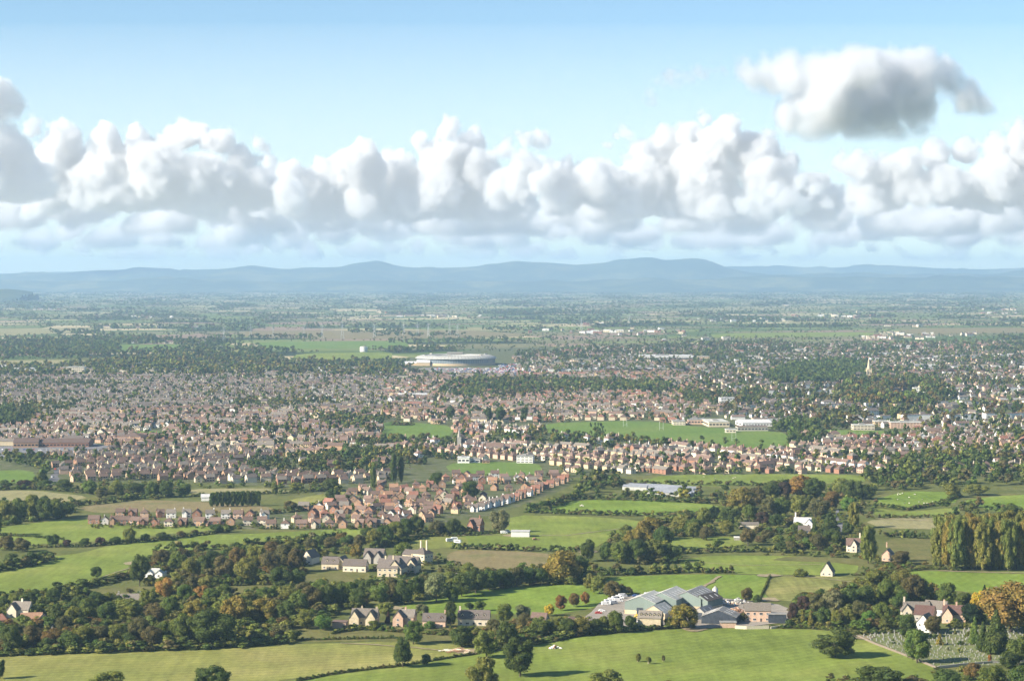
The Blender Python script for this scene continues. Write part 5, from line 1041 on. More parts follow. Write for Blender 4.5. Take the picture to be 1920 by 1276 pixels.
wall_run([(1445, 1178), (1478, 1174)], 1.2, .5, W_['cream'], 'short low pale wall right of the yard gate')
# headstones
def headstone(k):
    b = MB(); w2 = .38; n = 7
    prof = [(-w2, 0), (w2, 0), (w2, .9)] + [(w2 * math.cos(t * math.pi / n), .9 + .32 * math.sin(t * math.pi / n)) for t in range(1, n)] + [(-w2, .9)] if k != 2 else [(-.14, 0), (.14, 0), (.14, .85), (.42, .85), (.42, 1.1), (.14, 1.1), (.14, 1.5), (-.14, 1.5), (-.14, 1.1), (-.42, 1.1), (-.42, .85), (-.14, .85)]
    m = len(prof); b.add([(p[0], -.09, p[1]) for p in prof] + [(p[0], .09, p[1]) for p in prof], [tuple(range(m)), tuple(range(2 * m - 1, m - 1, -1))] + [((i + 1) % m, i, m + i, m + (i + 1) % m) for i in range(m)])
    b.box(-.5, -.22, -.05, .5, .22, .14)
    if k == 1: b.box(-.45, -2.0, -.02, .45, -.23, .2)
    return b.mesh('headstone', [[plain('grey_headstone', (.2, .2, .185), .2, 2), plain('weathered_headstone', (.13, .135, .115), .25, 2), plain('pale_headstone', (.27, .26, .23), .15, 2)][k]])
HS = [headstone(k) for k in range(3)]
P4 = [G(*p) for p in CEM]; x0, x1 = min(p[0] for p in P4), max(p[0] for p in P4); y0, y1 = min(p[1] for p in P4), max(p[1] for p in P4)
n = 0; row = y0 + 1
cand = []
while row < y1:
    xx = x0 + rnd.uniform(0, 2)
    while xx < x1:
        px, py = to_px(xx, row)
        if inside(px, py, CEM) and rnd.random() < .8 and px < 1930: cand.append((xx, row))
        xx += rnd.uniform(1.8, 4.2)
    row += rnd.uniform(2.8, 4.2)
rnd.shuffle(cand); cand.sort(key=lambda c: c[1])
for xx, yy in cand[:290]:
    o = link('headstone', HS[rnd.choice([0, 0, 1, 2])]); o.location = (xx, yy, .1); o.rotation_euler = (rnd.uniform(-.05, .05), 0, R(-60) + rnd.uniform(-.2, .2)); o.scale = (rnd.uniform(.6, .9),) * 3
    tag(o, 'small pale headstone in the close rows of the walled cemetery', 'headstone', 'headstones of the cemetery')
b = MB()
for xx, yy in cand[290:]:
    M = Matrix.Translation((xx, yy, .1)) @ Matrix.Rotation(R(-60) + rnd.uniform(-.2, .2), 4, 'Z'); b.box(-.4, -.1, 0, .4, .1, 1.2, 0, M); b.box(-.5, -.2, -.05, .5, .2, .12, 0, M)
if b.v: tag(b.build('far_headstones', plain('grey_headstone', (.36, .35, .32))), 'mass of pale headstones in the back of the cemetery', 'headstones', kind='stuff')
# glasshouses
for i, (px, py, L) in enumerate([(1192, 918, 24), (1222, 919, 22), (1250, 921, 22), (1278, 923, 24), (1238, 927, 26), (1272, 930, 26)]):
    x, y = G(px, py); e = tag(empty('glasshouse', (x, y, 0), R(-24)), 'long low grey glasshouse %s from the left beyond the middle pastures' % ORD[i], 'glasshouse', 'grey glasshouses')
    rb, wb = MB(), MB()
    for k in range(3):
        M = Matrix.Translation((0, k * 7.2, 0)); walls_into(wb, L, 7, 3, 1.8, M); roof_into(rb, L, 7, 3, 1.8, M, 'gable', .1, .1)
    wb.build('wall', RF['light'], e); rb.build('roof', plain('glasshouse_panes', (.2, .215, .24), .25, .4, .6, .2), e)
# pylons, goal posts, sheep
def pylon_mesh():
    b = MB(); H = 46
    for sx in (-1, 1):
        for sy in (-1, 1):
            b.tube((sx * 4, sy * 4, 0), (sx * 1, sy * 1, 30), .28, .24, 4); b.tube((sx * 1, sy * 1, 30), (sx * .2, sy * .2, H), .24, .18, 4)
    for z in (8, 16, 23, 30):
        r = 4 - 3 * z / 30
        for a, c_ in (((-r, -r), (r, r)), ((r, -r), (-r, r))): b.tube((a[0], a[1], z), (c_[0], c_[1], z + 5), .13, .13, 4)
    for z, l in ((28, 8), (34, 10), (40, 6.5)):
        for s_ in (-1, 1): b.tube((0, 0, z + 1.4), (s_ * l, 0, z), .25, .12, 4); b.tube((0, 0, z), (s_ * l, 0, z), .18, .12, 4)
    return b.mesh('pylon', [plain('galvanised_steel', (.5, .52, .54), .1, 1)])
PYM = pylon_mesh()
for i, (px, py) in enumerate([(420, 641), (470, 633), (512, 634), (570, 634), (604, 634), (642, 635), (702, 633), (757, 629), (783, 629), (803, 632), (843, 628), (858, 632), (1090, 620), (1180, 612)]):
    x, y = G(px, py); o = link('pylon', PYM); o.location = (x, y, 0); o.rotation_euler = (0, 0, .2)
    if px == 642: o.scale = (1.25,) * 3
    tag(o, 'thin steel pylon %s from the left on the distant plain' % ORD[i], 'pylon', 'pylons crossing the plain')
gp = MB()
for s_ in (-2.8, 2.8): gp.tube((s_, 0, 0), (s_, 0, 11), .16, .12, 6)
gp.tube((-2.8, 0, 3), (2.8, 0, 3), .13, .13, 6); GPM = gp.mesh('goal_post', [PW])
for i, (px, py) in enumerate([(1172, 800), (1240, 806), (1376, 826), (1530, 812)]):
    x, y = G(px, py); o = link('goal_post', GPM); o.location = (x, y, .1); o.rotation_euler = (0, 0, .5)
    tag(o, 'tall white rugby post %s from the left on the town playing fields' % ORD[i], 'goal post', 'rugby posts')
WOOL = plain('wool', (.62, .58, .5), .1, 4); FACE = plain('sheep_face', (.1, .09, .08), .1, 3)
def sheep_mesh():
    import bmesh
    bm = bmesh.new(); bmesh.ops.create_uvsphere(bm, u_segments=12, v_segments=8, radius=1)
    for v in bm.verts:
        x_, y_, z_ = v.co; v.co = (x_ * .62, y_ * .3 * (1 + .1 * math.sin(9 * x_)), .62 + z_ * .3 - .04 * x_ * x_)
    nb = len(bm.faces)
    h = bmesh.ops.create_cone(bm, cap_ends=True, segments=8, radius1=.15, radius2=.08, depth=.38, matrix=Matrix.Translation((.72, 0, .72)) @ Matrix.Rotation(R(115), 4, 'Y'))
    for sx in (-.36, .38):
        for sy in (-.14, .14): bmesh.ops.create_cone(bm, cap_ends=True, segments=6, radius1=.035, radius2=.06, depth=.45, matrix=Matrix.Translation((sx, sy, .22)))
    for sy in (-.12, .12): bmesh.ops.create_cone(bm, cap_ends=True, segments=5, radius1=.04, radius2=.01, depth=.14, matrix=Matrix.Translation((.63, sy, .86)) @ Matrix.Rotation(R(90) * (1 if sy < 0 else -1), 4, 'X'))
    bm.faces.ensure_lookup_table()
    for f in bm.faces[nb:]: f.material_index = 1
    me = bpy.data.meshes.new('sheep'); bm.to_mesh(me); me.materials.append(WOOL); me.materials.append(FACE); return me
SHM = sheep_mesh()
for fx0, fy0, fx1, fy1, n, lab in [(1680, 925, 1760, 945, 16, 'white sheep grazing in the pasture right of the villa wood'), (1084, 946, 1102, 952, 4, 'white sheep in the pasture beside the white gable street'), (1300, 889, 1420, 898, 8, 'white sheep in the strip of pasture below the suburbs')]:
    for i in range(n):
        px, py = rnd.uniform(fx0, fx1), rnd.uniform(fy0, fy1); x, y = G(px, py); o = link('sheep', SHM); o.location = (x, y, .3); o.rotation_euler = (0, 0, rnd.uniform(0, 6.3)); o.scale = (1.25,) * 3
        tag(o, lab, 'sheep', lab.replace('white sheep', 'flock'))
for i, (px, py) in enumerate([(1196, 1240), (1216, 1244), (1244, 1239)]):
    x, y = G(px, py); g_ = MB()
    for k in range(3):
        a, b_ = k * 2.1, (k + 1) * 2.1; g_.tube((.5 * math.cos(a), .5 * math.sin(a), 0), (.5 * math.cos(a), .5 * math.sin(a), 1.5), .07, .07, 5)
        for z in (.5, 1.0, 1.4): g_.tube((.5 * math.cos(a), .5 * math.sin(a), z), (.5 * math.cos(b_), .5 * math.sin(b_), z), .04, .04, 4)
    o = g_.build('tree_guard', W_['cream']); o.location = (x, y, .08); tag(o, 'pale post guard around the %s of the three saplings' % ['left', 'middle', 'right'][i], 'tree guard')
# bare dead tree
x, y = G(850, 1104); b = MB()
def limb(p, d, l, r, n):
    q = p + d * l; b.tube(p, q, r, r * .6, 6)
    if n:
        for _ in range(3): limb(q, (d + Vector((rnd.uniform(-.7, .7), rnd.uniform(-.7, .7), rnd.uniform(-.1, .5)))).normalized(), l * .68, r * .6, n - 1)
limb(Vector((0, 0, 0)), Vector((.05, 0, 1)), 4.2, .4, 4)
o = b.build('dead_tree', plain('bleached_wood', (.5, .46, .4), .1, 1)); o.location = (x, y, 0); tag(o, 'bare bleached dead tree against the long dark wood', 'tree')
# ------------------------------------------------------------------ the red roofed estate: individual houses
SHAPES = [([(0, 0, 9.5, 8, 5.1, 3.4, 0, 'gable')], [(3.6, .6, 9.6)]), ([(0, 0, 8.5, 8, 5.1, 3.4, 0, 'gable'), (-1.8, -3.4, 4.6, 4, 4.9, 2.5, 90, 'gable')], [(-3.2, .6, 9.6)]), ([(0, 0, 11, 7.6, 5, 3.4, 0, 'gable'), (7.2, 0, 4, 5, 2.5, 1.9, 0, 'gable')], []), ([(0, 0, 9, 8.4, 5.1, 3.2, 0, 'hip')], [(0, 1.5, 9.8)])]
EP = {}
WNAME = dict(orange='orange brick', red='red brick', white='white', cream='cream', buff='buff brick', pink='pinkish'); RNAME = dict(red='red', brown='brown', orange='orange', slate='slate', pink='pinkish brown', stone='grey-brown')
def est(x, y, rot, sh, wl, rf, label, group):
    k = (sh, wl, rf)
    if k not in EP:
        v, c_ = SHAPES[sh]; EP[k] = e = house(0, 0, 0, v, wl, rf, '', chim=c_, win='', doorw=False, loc=(0, 0))
        L, W = v[0][2], v[0][3]
        for z in (.9, 3.4):
            for u in (-L * .27, L * .27):
                if sh == 1 and u < 0: continue
                o = link('window', WIN[1], e); o.matrix_local = Matrix.Translation((u, -W / 2 - .01, z))
        o = link('window', WIN[0], e); o.matrix_local = Matrix.Translation((-L / 2 - .01, 0, 3.4)) @ Matrix.Rotation(-math.pi / 2, 4, 'Z')
        o = link('door', DOORM, e); o.matrix_local = Matrix.Translation((.3, -W / 2 - .01, 0))
    else: e = copy_tree(EP[k])
    e.location = (x, y, 0); e.rotation_euler = (0, 0, R(rot)); e.scale = (rnd.uniform(.74, .86),) * 3; tag(e, label, 'house', group)
    HOUSES.append((x, y))
HOUSES = []; EST_N = 0
ORB = [('orange', 'brown'), ('orange', 'stone'), ('red', 'brown'), ('orange', 'pink'), ('orange', 'brown'), ('white', 'brown'), ('red', 'red'), ('orange', 'orange'), ('cream', 'pink'), ('buff', 'brown')]
def row(pts, n, rots, pal, phrase, group, shapes=(0, 0, 1, 2, 3), jit=2.0, skip=.0):
    P = [G(*p) for p in pts]; out = []
    for i in range(n):
        t = i / max(1, n - 1) * (len(P) - 1); k = min(int(t), len(P) - 2); u = t - k
        x = P[k][0] + (P[k + 1][0] - P[k][0]) * u; y = P[k][1] + (P[k + 1][1] - P[k][1]) * u
        if rnd.random() < skip: continue
        out.append((x + rnd.uniform(-jit, jit), y + rnd.uniform(-jit, jit)))
    out.sort(key=lambda p: p[0] / p[1])
    for i, (x, y) in enumerate(out):
        wl, rf = pick(pal); a = rots[i % len(rots)] + rnd.uniform(-8, 8)
        nm = ORD[i] if i < len(ORD) else str(i + 1) + 'th'
        est(x, y, a, rnd.choice(shapes), wl, rf, '%s house with %s roof, %s from the left in %s' % (WNAME[wl], RNAME[rf], nm, phrase), group)
g1 = 'houses of the lone double row by the long pasture'; g2 = 'houses of the red roofed estate'
row([(178, 981), (300, 986), (492, 983)], 14, (0, 90, 0, 0, -20), [('cream', 'brown'), ('white', 'brown'), ('orange', 'brown'), ('red', 'brown'), ('orange', 'brown'), ('red', 'pink')], 'the lone front row', g1, jit=1)
row([(226, 968), (360, 970), (495, 972)], 12, (0, 0, 90, 10), [('white', 'brown'), ('pink', 'brown'), ('orange', 'brown'), ('white', 'stone'), ('red', 'brown')], 'the lone back row', g1, jit=1.5)
row([(510, 990), (600, 989), (690, 988), (742, 986)], 11, (0, 90, 0, 0), ORB, 'the estate front row', g2, jit=1)
for yy, xa, xb, n, rots, ph in [(978, 560, 800, 10, (20, -30, 90), 'its second street'), (970, 585, 815, 10, (80, 10, -10), 'its third street'), (962, 600, 850, 11, (-20, 70, 10), 'its fourth street'), (955, 575, 875, 13, (0, 90, 30), 'its fifth street'), (948, 620, 890, 12, (-30, 0, 80), 'its sixth street'), (941, 640, 900, 11, (10, 90, -20), 'its seventh street'),
                                (934, 655, 905, 11, (90, 0, 20), 'its eighth street'), (927, 660, 880, 9, (0, -30, 80), 'its ninth street'), (920, 680, 870, 8, (20, 90, 0), 'its tenth street'), (913, 720, 860, 6, (0, 90), 'its eleventh street'), (906, 850, 1000, 7, (0, 20, 90), 'its twelfth street'), (900, 840, 1040, 9, (10, 90), 'its thirteenth street'), (894, 850, 1062, 9, (0, 80, 10), 'its fourteenth street'), (918, 900, 1010, 5, (0, 80), 'the estate gardens')]:
    row([(xa, yy), ((xa + xb) / 2, yy + 1), (xb, yy - 1)], n, rots, ORB + ([('orange', 'red')] if yy < 950 else []), ph.replace('its ', 'the estate '), g2, jit=3, skip=.04)
row([(893, 958), (935, 946)], 7, (-17,), [('white', 'slate'), ('white', 'brown')], 'the slanting white gables', 'gabled houses on the slanting street', shapes=(0, 0, 1), jit=1.6)
row([(946, 943), (1000, 925), (1062, 902)], 14, (-17,), [('white', 'brown'), ('orange', 'red'), ('orange', 'brown'), ('orange', 'red')], 'the slanting street beyond', 'gabled houses on the slanting street', shapes=(0, 0, 1), jit=1.6)

# ================================================================== landmark buildings of the town
FOOT = []
def block(x0, x1, py, hpx, depth, wall, roof, label, name, cat, rot=0, bands=1, kind='flat', group=None):
    s = mpp(py); L = (x1 - x0) * s; H = hpx * s; x, y = G((x0 + x1) / 2, py); y += depth / 2
    e = tag(empty(name, (x, y, .1), R(rot)), label, cat, group); wb, rb = MB(), MB(); ri = 0 if kind == 'flat' else min(H * .45, depth * .22); ev = H - ri * .8
    walls_into(wb, L, depth, ev, ri, None, kind); roof_into(rb, L, depth, ev + (.03 if kind == 'flat' else 0), ri or .1, None, kind, .3, .3)
    wb.build('wall', W_[wall], e); rb.build('roof', RF[roof], e)
    if kind == 'flat':
        pl = MB(); pl.box(-L * .2, -depth * .2, ev + .3, L * .05, depth * .1, ev + 2.2); pl.build('roof_plant', RF['grey'], e)
    for k in range(bands):
        b = MB(); z = ev * (k + .35) / bands; hh = ev / bands * .32; n = max(2, int(L / 4))
        for i in range(n):
            a = -L / 2 + (i + .15) * L / n; c_ = -L / 2 + (i + .85) * L / n; b.box(a, -depth / 2 - .08, z, c_, -depth / 2 + .05, z + hh)
        b.box(-L / 2 - .08, -depth * .42, z, -L / 2 + .05, depth * .42, z + hh); b.build('window_band', GLASS, e)
    FOOT.append((x, y, max(L, depth) / 2 + 3, depth / 2 + 3))
    return e
for a in [
 (22, 68, 839, 15, 30, 'orange', 'brown', 'red brick superstore with a big gable at the far left', 'superstore', 'superstore', 8, 1, 'gable'),
 (72, 165, 838, 13, 36, 'red', 'brown', 'long brown-roofed hall joined to the red brick superstore', 'superstore', 'superstore', 2, 1, 'gable'),
 (225, 268, 828, 15, 26, 'orange', 'brown', 'brown hipped hall alone in the left suburbs', 'hall', 'hall', -10, 0, 'hip'),
 (20, 60, 700, 9, 40, 'white', 'white', 'white works roofs far left before the dark woods, left one', 'factory', 'factory', 0, 1),
 (55, 90, 702, 8, 40, 'white', 'light', 'white works roofs far left before the dark woods, right one', 'factory', 'factory', 0, 1),
 (114, 128, 702, 13, 22, 'orange', 'grey', 'tawny tower wing of the cream offices at the far left', 'office block', 'office_block', 0, 3),
 (124, 158, 703, 15, 24, 'cream', 'light', 'cream office block at the far left before the dark woods', 'office block', 'office_block', 0, 4),
 (745, 800, 745, 6, 30, 'white', 'white', 'long low white-roofed hall in the middle of the trees left of centre', 'hall', 'hall', 0, 1),
 (912, 945, 848, 16, 18, 'cream', 'pink', 'cream school block with pinkish roof, left wing', 'school', 'school_block', -6, 3, 'gable'),
 (944, 968, 846, 12, 16, 'pink', 'pink', 'lower pinkish wing right of the cream school block', 'school', 'school_block', -6, 2, 'gable'),
 (970, 1001, 868, 13, 14, 'white', 'grey', 'white block with a glazed end beside the small green', 'office block', 'office_block', -8, 3),
 (858, 880, 868, 10, 16, 'white', 'white', 'low white hall at the left end of the small green', 'hall', 'hall', 0, 1),
 (882, 900, 867, 6, 12, 'white', 'grey', 'lower white hall right of the first one by the small green', 'hall', 'hall', 0, 1),
 (904, 918, 868, 4, 9, 'orange', 'brown', 'tiny orange brick block on the small green', 'hall', 'hall', 0, 1),
 (1326, 1365, 800, 9, 60, 'pale', 'light', 'wide grey-roofed college hall behind the long playing field', 'college', 'college_hall', 4, 1),
 (1388, 1445, 799, 10, 44, 'white', 'white', 'large white-roofed sports hall behind the long playing field', 'sports hall', 'sports_hall', 6, 1, 'gable'),
 (1361, 1380, 811, 6, 14, 'cream', 'white', 'small cream block on the edge of the long playing field', 'pavilion', 'pavilion', 0, 1),
 (1382, 1440, 808, 8, 18, 'grey', 'pink', 'long brown low block on the edge of the long playing field', 'college', 'college_hall', 3, 1),
 (1262, 1285, 797, 7, 30, 'cream', 'grey', 'cream block left of the college roofs', 'college', 'college_hall', 0, 2),
 (1290, 1325, 795, 8, 40, 'pink', 'grey', 'grey-roofed block left of the white sports hall', 'college', 'college_hall', 0, 1),
 (1600, 1640, 806, 9, 20, 'cream', 'light', 'pale office range right of the floodlit ground, left end', 'office block', 'office_block', 0, 2),
 (1640, 1668, 799, 9, 20, 'buff', 'light', 'yellowish office range right of the floodlit ground', 'office block', 'office_block', 0, 2),
 (1670, 1730, 803, 11, 20, 'pink', 'light', 'long pinkish range right of the yellowish offices', 'office block', 'office_block', 0, 3),
 (1350, 1378, 758, 12, 16, 'white', 'white', 'white villa block, first of the bright row right of centre', 'villa', 'white_villa', 8, 3),
 (1424, 1442, 758, 13, 14, 'white', 'slate', 'white villa with tall front, second of the bright row', 'villa', 'white_villa', 8, 3, 'hip'),
 (1444, 1462, 760, 11, 14, 'white', 'slate', 'white villa just right of the tall fronted one', 'villa', 'white_villa', 0, 3, 'hip'),
 (1468, 1488, 758, 9, 14, 'white', 'white', 'flat white block, rightmost of the bright row', 'villa', 'white_villa', 0, 2),
 (1543, 1564, 765, 15, 15, 'white', 'slate', 'tall white mansion below the church wood', 'mansion', 'white_mansion', 6, 4, 'hip'),
 (1624, 1646, 782, 16, 15, 'white', 'slate', 'white gabled mansion right of the tall white one', 'mansion', 'white_mansion', 20, 3, 'gable'),
 (1713, 1727, 739, 12, 12, 'white', 'white', 'white cube house on the college lawn', 'villa', 'white_villa', 0, 3),
 (1735, 1760, 741, 8, 20, 'white', 'white', 'white vaulted hall right of the cube house', 'hall', 'hall', 0, 1, 'gable'),
 (1776, 1792, 737, 12, 16, 'white', 'white', 'white gabled hall at the right of the college lawn', 'hall', 'hall', 15, 2, 'gable'),
 (1822, 1865, 751, 5, 14, 'orange', 'brown', 'long low red pavilion range at the right playing field', 'pavilion', 'pavilion', 0, 1, 'gable'),
 (1876, 1935, 753, 6, 14, 'orange', 'grey', 'second red range at the right edge of the playing field', 'pavilion', 'pavilion', 0, 1, 'gable'),
 (1200, 1300, 676, 9, 60, 'white', 'white', 'very long white-roofed warehouse behind the town centre', 'warehouse', 'warehouse', 2, 1),
 (1256, 1320, 679, 6, 30, 'brown', 'brown', 'brown hall standing before the long white warehouse', 'warehouse', 'warehouse', 0, 1),
 (1488, 1512, 664, 9, 30, 'cream', 'white', 'round-shouldered white hall behind the row of tall dark trees', 'hall', 'hall', 0, 1),
 (1308, 1330, 678, 10, 20, 'buff', 'light', 'buff block right of the long white warehouse', 'office block', 'office_block', 0, 3),
 (1395, 1425, 676, 9, 20, 'cream', 'light', 'cream block left of the church wood', 'office block', 'office_block', 0, 3),
 (1530, 1612, 681, 6, 24, 'cream', 'pink', 'long cream range above the church wood', 'warehouse', 'warehouse', -2, 1),
 (1718, 1756, 691, 7, 24, 'white', 'white', 'white hall right of the spire', 'hall', 'hall', 0, 1),
 (1006, 1040, 690, 8, 14, 'buff', 'light', 'yellowish terrace of flats right of the ring building, first step', 'flats', 'block_of_flats', 6, 3),
 (1040, 1075, 686, 8, 14, 'buff', 'light', 'yellowish terrace of flats right of the ring building, middle step', 'flats', 'block_of_flats', 6, 3),
 (1075, 1112, 682, 8, 14, 'buff', 'light', 'yellowish terrace of flats right of the ring building, last step', 'flats', 'block_of_flats', 6, 3),
 (1740, 1768, 818, 15, 16, 'orange', 'brown', 'red brick gabled block at the right suburbs', 'flats', 'block_of_flats', -12, 3, 'hip'),
 (1781, 1806, 812, 13, 16, 'orange', 'brown', 'red brick block right of the gabled one', 'flats', 'block_of_flats', 0, 3, 'hip'),
 (1784, 1818, 696, 6, 16, 'red', 'red', 'low red roofed hall at the right beyond the spire', 'hall', 'hall', 0, 1, 'gable'),
 (1680, 1720, 653, 6, 30, 'white', 'pink', 'pink and white sheds in the distance at the far right', 'warehouse', 'warehouse', 0, 1),
 (1100, 1112, 626, 5, 20, 'white', 'white', 'white farm shed on the plain beyond the town', 'farm', 'farm_shed', 0, 0, 'gable'),
 (408, 416, 653, 4, 12, 'white', 'slate', 'white farmhouse beside the bright yellow field', 'farmhouse', 'farmhouse', 0, 1, 'gable')]:
    block(*a)
# ---- ring-shaped office building
x, y = G(855, 683); e = tag(empty('ring_office', (x, y, 0)), 'huge ring-shaped office building with a pale curved roof and glazed sides', 'office building')
def annulus(prof, n=96, wave=0.0, r0=0, a0=0, a1=2 * math.pi):
    vs, fs = [], []; m = len(prof)
    for i in range(n):
        t = a0 + (a1 - a0) * i / n; k = 1 + wave * math.sin(3 * t + 1)
        for r, z in prof: vs.append((r * math.cos(t) * k, r * math.sin(t) * k, z))
    for i in range(n):
        j = (i + 1) % n
        for q in range(m - 1): fs.append((i * m + q, j * m + q, j * m + q + 1, i * m + q + 1))
    return vs, fs
for nm, prof, mt_ in [('wall', [(88, -.1), (88, 5), (84, 5.05)], W_['buff']), ('glazing', [(87, 5.0), (87, 15.2)], plain('blue_grey_glazing', (.2, .24, .26), .2, .05, .15, .6, stretch=(1, 1, 3))),
                      ('roof', [(90.5, 14.4), (91, 15.4), (86, 18.6), (76, 21.4), (66, 21.8), (58, 20), (56, 17.5), (58, 17)], RF['light']), ('courtyard_wall', [(57, 17.6), (57, -.1)], RF['grey'])]:
    b = MB(); b.add(*annulus(prof)); o = b.build(nm, mt_, e)
b = MB()
for i in range(96):
    t = i / 96 * 2 * math.pi; b.box(-.25, -.3, 5, .25, .3, 15.2, 0, Matrix.Rotation(t, 4, 'Z') @ Matrix.Translation((87.3, 0, 0)))
b.build('mullions', STEEL, e)
for i in range(72):
    t = i / 72 * 2 * math.pi; b = MB() if i == 0 else b
    for (r0, z0), (r1, z1) in (((91, 15.5), (86, 18.75)), ((86, 18.75), (76, 21.55)), ((76, 21.55), (66, 21.95)), ((66, 21.95), (58, 20.2))):
        b.add([(r0, -.35, z0), (r0, .35, z0), (r1, .3, z1), (r1, -.3, z1)], [(0, 1, 2, 3)], 0, Matrix.Rotation(t, 4, 'Z'))
b.build('roof_seams', RF['slate'], e)
for k in range(6):
    b = MB(); b.box(-3, -2, 0, 3, 2, 2.2, 0, Matrix.Rotation(k * 1.04 + .4, 4, 'Z') @ Matrix.Translation((72, 0, 21.5))); b.build('roof_plant', W_['grey'], e)
b = MB(); b.tube((0, 0, 0), (0, 0, 5), 20, 20, 32); b.build('courtyard_pavilion', W_['pale'], e)
b = MB(); b.box(-14, -8, 21.2, 22, 6, 25.5, 0, Matrix.Translation((-8, 66, 0))); b.build('roof_plant', W_['grey'], e)
for (dx, dy, L, W, h) in [(-98, -40, 46, 30, 9), (-124, -46, 34, 22, 6), (-70, -62, 30, 26, 13)]:
    b = MB(); vs, fs = [], []
    for i in range(13):
        t = math.pi * i / 12
        for s_ in (-1, 1): vs.append((dx + s_ * L / 2, dy - W / 2 * math.cos(t), h * (.55 + .45 * math.sin(t))))
    for i in range(12): fs.append((2 * i, 2 * i + 1, 2 * i + 3, 2 * i + 2))
    b.add(vs, fs); b.box(dx - L / 2 + .3, dy - W / 2 + .3, -.1, dx + L / 2 - .3, dy + W / 2 - .3, h * .55, 1); b.build('entrance_pavilion', [RF['white'], W_['buff']], e)
FOOT.append((x - 25, y, 130, 105))
# ---- church with a tall spire
x, y = G(1629, 712); e = tag(empty('church', (x, y, 0)), 'tall pale stone church spire rising above the town trees', 'church')
b = MB(); b.box(-4.2, -4.2, -.1, 4.2, 4.2, 19)
for sx in (-1, 1):
    for sy in (-1, 1): b.box(sx * 4.2 - .7, sy * 4.2 - .7, -.1, sx * 4.2 + .7, sy * 4.2 + .7, 20.5); b.tube((sx * 4.2, sy * 4.2, 20.5), (sx * 4.2, sy * 4.2, 24), .7, .05, 6)
b.build('tower', W_['pale'], e)
b = MB(); b.tube((0, 0, 18.8), (0, 0, 46), 3.9, .1, 8); b.build('spire', W_['pale'], e)
for sx in (-1, 1):
    b = MB(); b.box(sx * 1.6 - .6, -4.32, 11, sx * 1.6 + .6, -4.15, 16.5); b.build('belfry_window', GLASS, e)
b = MB(); Mx = Matrix.Translation((-22, 12, 0)); walls_into(b, 34, 12, 8, 7, Mx); walls_into(b, 12, 24, 7.8, 6.5, Matrix.Translation((-40, 12, 0))); b.build('wall', W_['pale'], e)
b = MB(); roof_into(b, 34, 12, 8, 7, Mx); roof_into(b, 12, 24, 7.8, 6.5, Matrix.Translation((-40, 12, 0))); b.build('roof', RF['slate'], e); FOOT.append((x - 18, y + 8, 30, 16))
x, y = G(861, 838); e = tag(empty('church', (x, y, 0)), 'small grey church with a thin spire left of the cream school block', 'church')
b = MB(); b.box(-2.3, -2.3, -.1, 2.3, 2.3, 12); b.build('tower', W_['grey'], e); b = MB(); b.tube((0, 0, 12), (0, 0, 23), 2.2, .1, 8); b.build('spire', W_['grey'], e)
b = MB(); walls_into(b, 18, 9, 5, 5, Matrix.Translation((11, 3, 0))); b.build('wall', W_['grey'], e); b = MB(); roof_into(b, 18, 9, 5, 5, Matrix.Translation((11, 3, 0))); b.build('roof', RF['slate'], e)
# white tank
x, y = G(682, 659); e = tag(empty('storage_tank', (x, y, 0)), 'round white storage tank behind the ring-shaped office', 'tank')
b = MB(); b.tube((0, 0, -.1), (0, 0, 13), 10, 10, 32); b.build('shell', W_['white'], e); b = MB(); b.tube((0, 0, 13), (0, 0, 14.5), 10.2, 1, 32); b.build('roof', RF['light'], e)
# ================================================================== the town: thousands of houses, one mass
def tmpl(L, W, ev, rise, kind, chim=True, wing=False, wins=True):
    T, K = [], []
    def q(a, b_, c_, d, k): T.extend([(a, b_, c_), (a, c_, d)]); K.extend([k, k])
    mb = MB(); walls_into(mb, L, W, ev, rise, None, kind)
    if wing: walls_into(mb, W * .6, W * .55, ev * .96, rise * .8, Matrix.Translation((-L * .2, -W * .42, 0)) @ Matrix.Rotation(R(90), 4, 'Z'), 'gable')
    if chim: mb.box(L * .35, -.3, ev, L * .35 + .9, .6, ev + rise + 1.3)
    nb = len(mb.f); roof_into(mb, L, W, ev, rise, None, kind, .35, .2)
    if wing: roof_into(mb, W * .6, W * .55, ev * .96, rise * .8, Matrix.Translation((-L * .2, -W * .42, 0)) @ Matrix.Rotation(R(90), 4, 'Z'), 'gable', .25, .2)
    nr_ = len(mb.f)
    if wins:
        for z in (1.0, 3.5):
            for u in (-.3, .02, .3):
                mb.box(L * u - .8, -W / 2 - .06, z, L * u + .8, -W / 2 + .05, z + 1.2)
            mb.box(-L / 2 - .06, -.7, z, -L / 2 + .05, .7, z + 1.1)
    for i, f in enumerate(mb.f):
        k = 0 if i < nb else (1 if i < nr_ else 2)
        for j in range(1, len(f) - 1): T.append((mb.v[f[0]], mb.v[f[j]], mb.v[f[j + 1]])); K.append(k)
    return np.array(T), np.array(K)
TM = [tmpl(9.5, 8, 5.1, 3.2, 'gable'), tmpl(9, 8.4, 5.1, 3.2, 'hip'), tmpl(13, 8, 5.1, 3, 'hip'), tmpl(9, 8, 5.1, 3.3, 'gable', wing=True), tmpl(24, 8, 5.2, 3, 'gable'), tmpl(9, 8, 3, 3, 'hip', chim=False), tmpl(22, 12, 8.5, .2, 'flat', False)]
SW = ['pale', 'cream', 'white', 'red', 'orange', 'buff', 'pink', 'grey']; SR = ['brown', 'slate', 'pink', 'red', 'stone', 'grey', 'light']
from mathutils import noise as mnoise
TOWN = []
def ok(x, y, pad=0):
    px, py = to_px(x, y)
    if not (-60 < px < 1980): return False
    if any(inside(px, py, f) for f in FIELDS): return False
    for (a, b_, rx, ry) in FOOT:
        if abs(x - a) < rx and abs(y - b_) < ry: return False
    return True
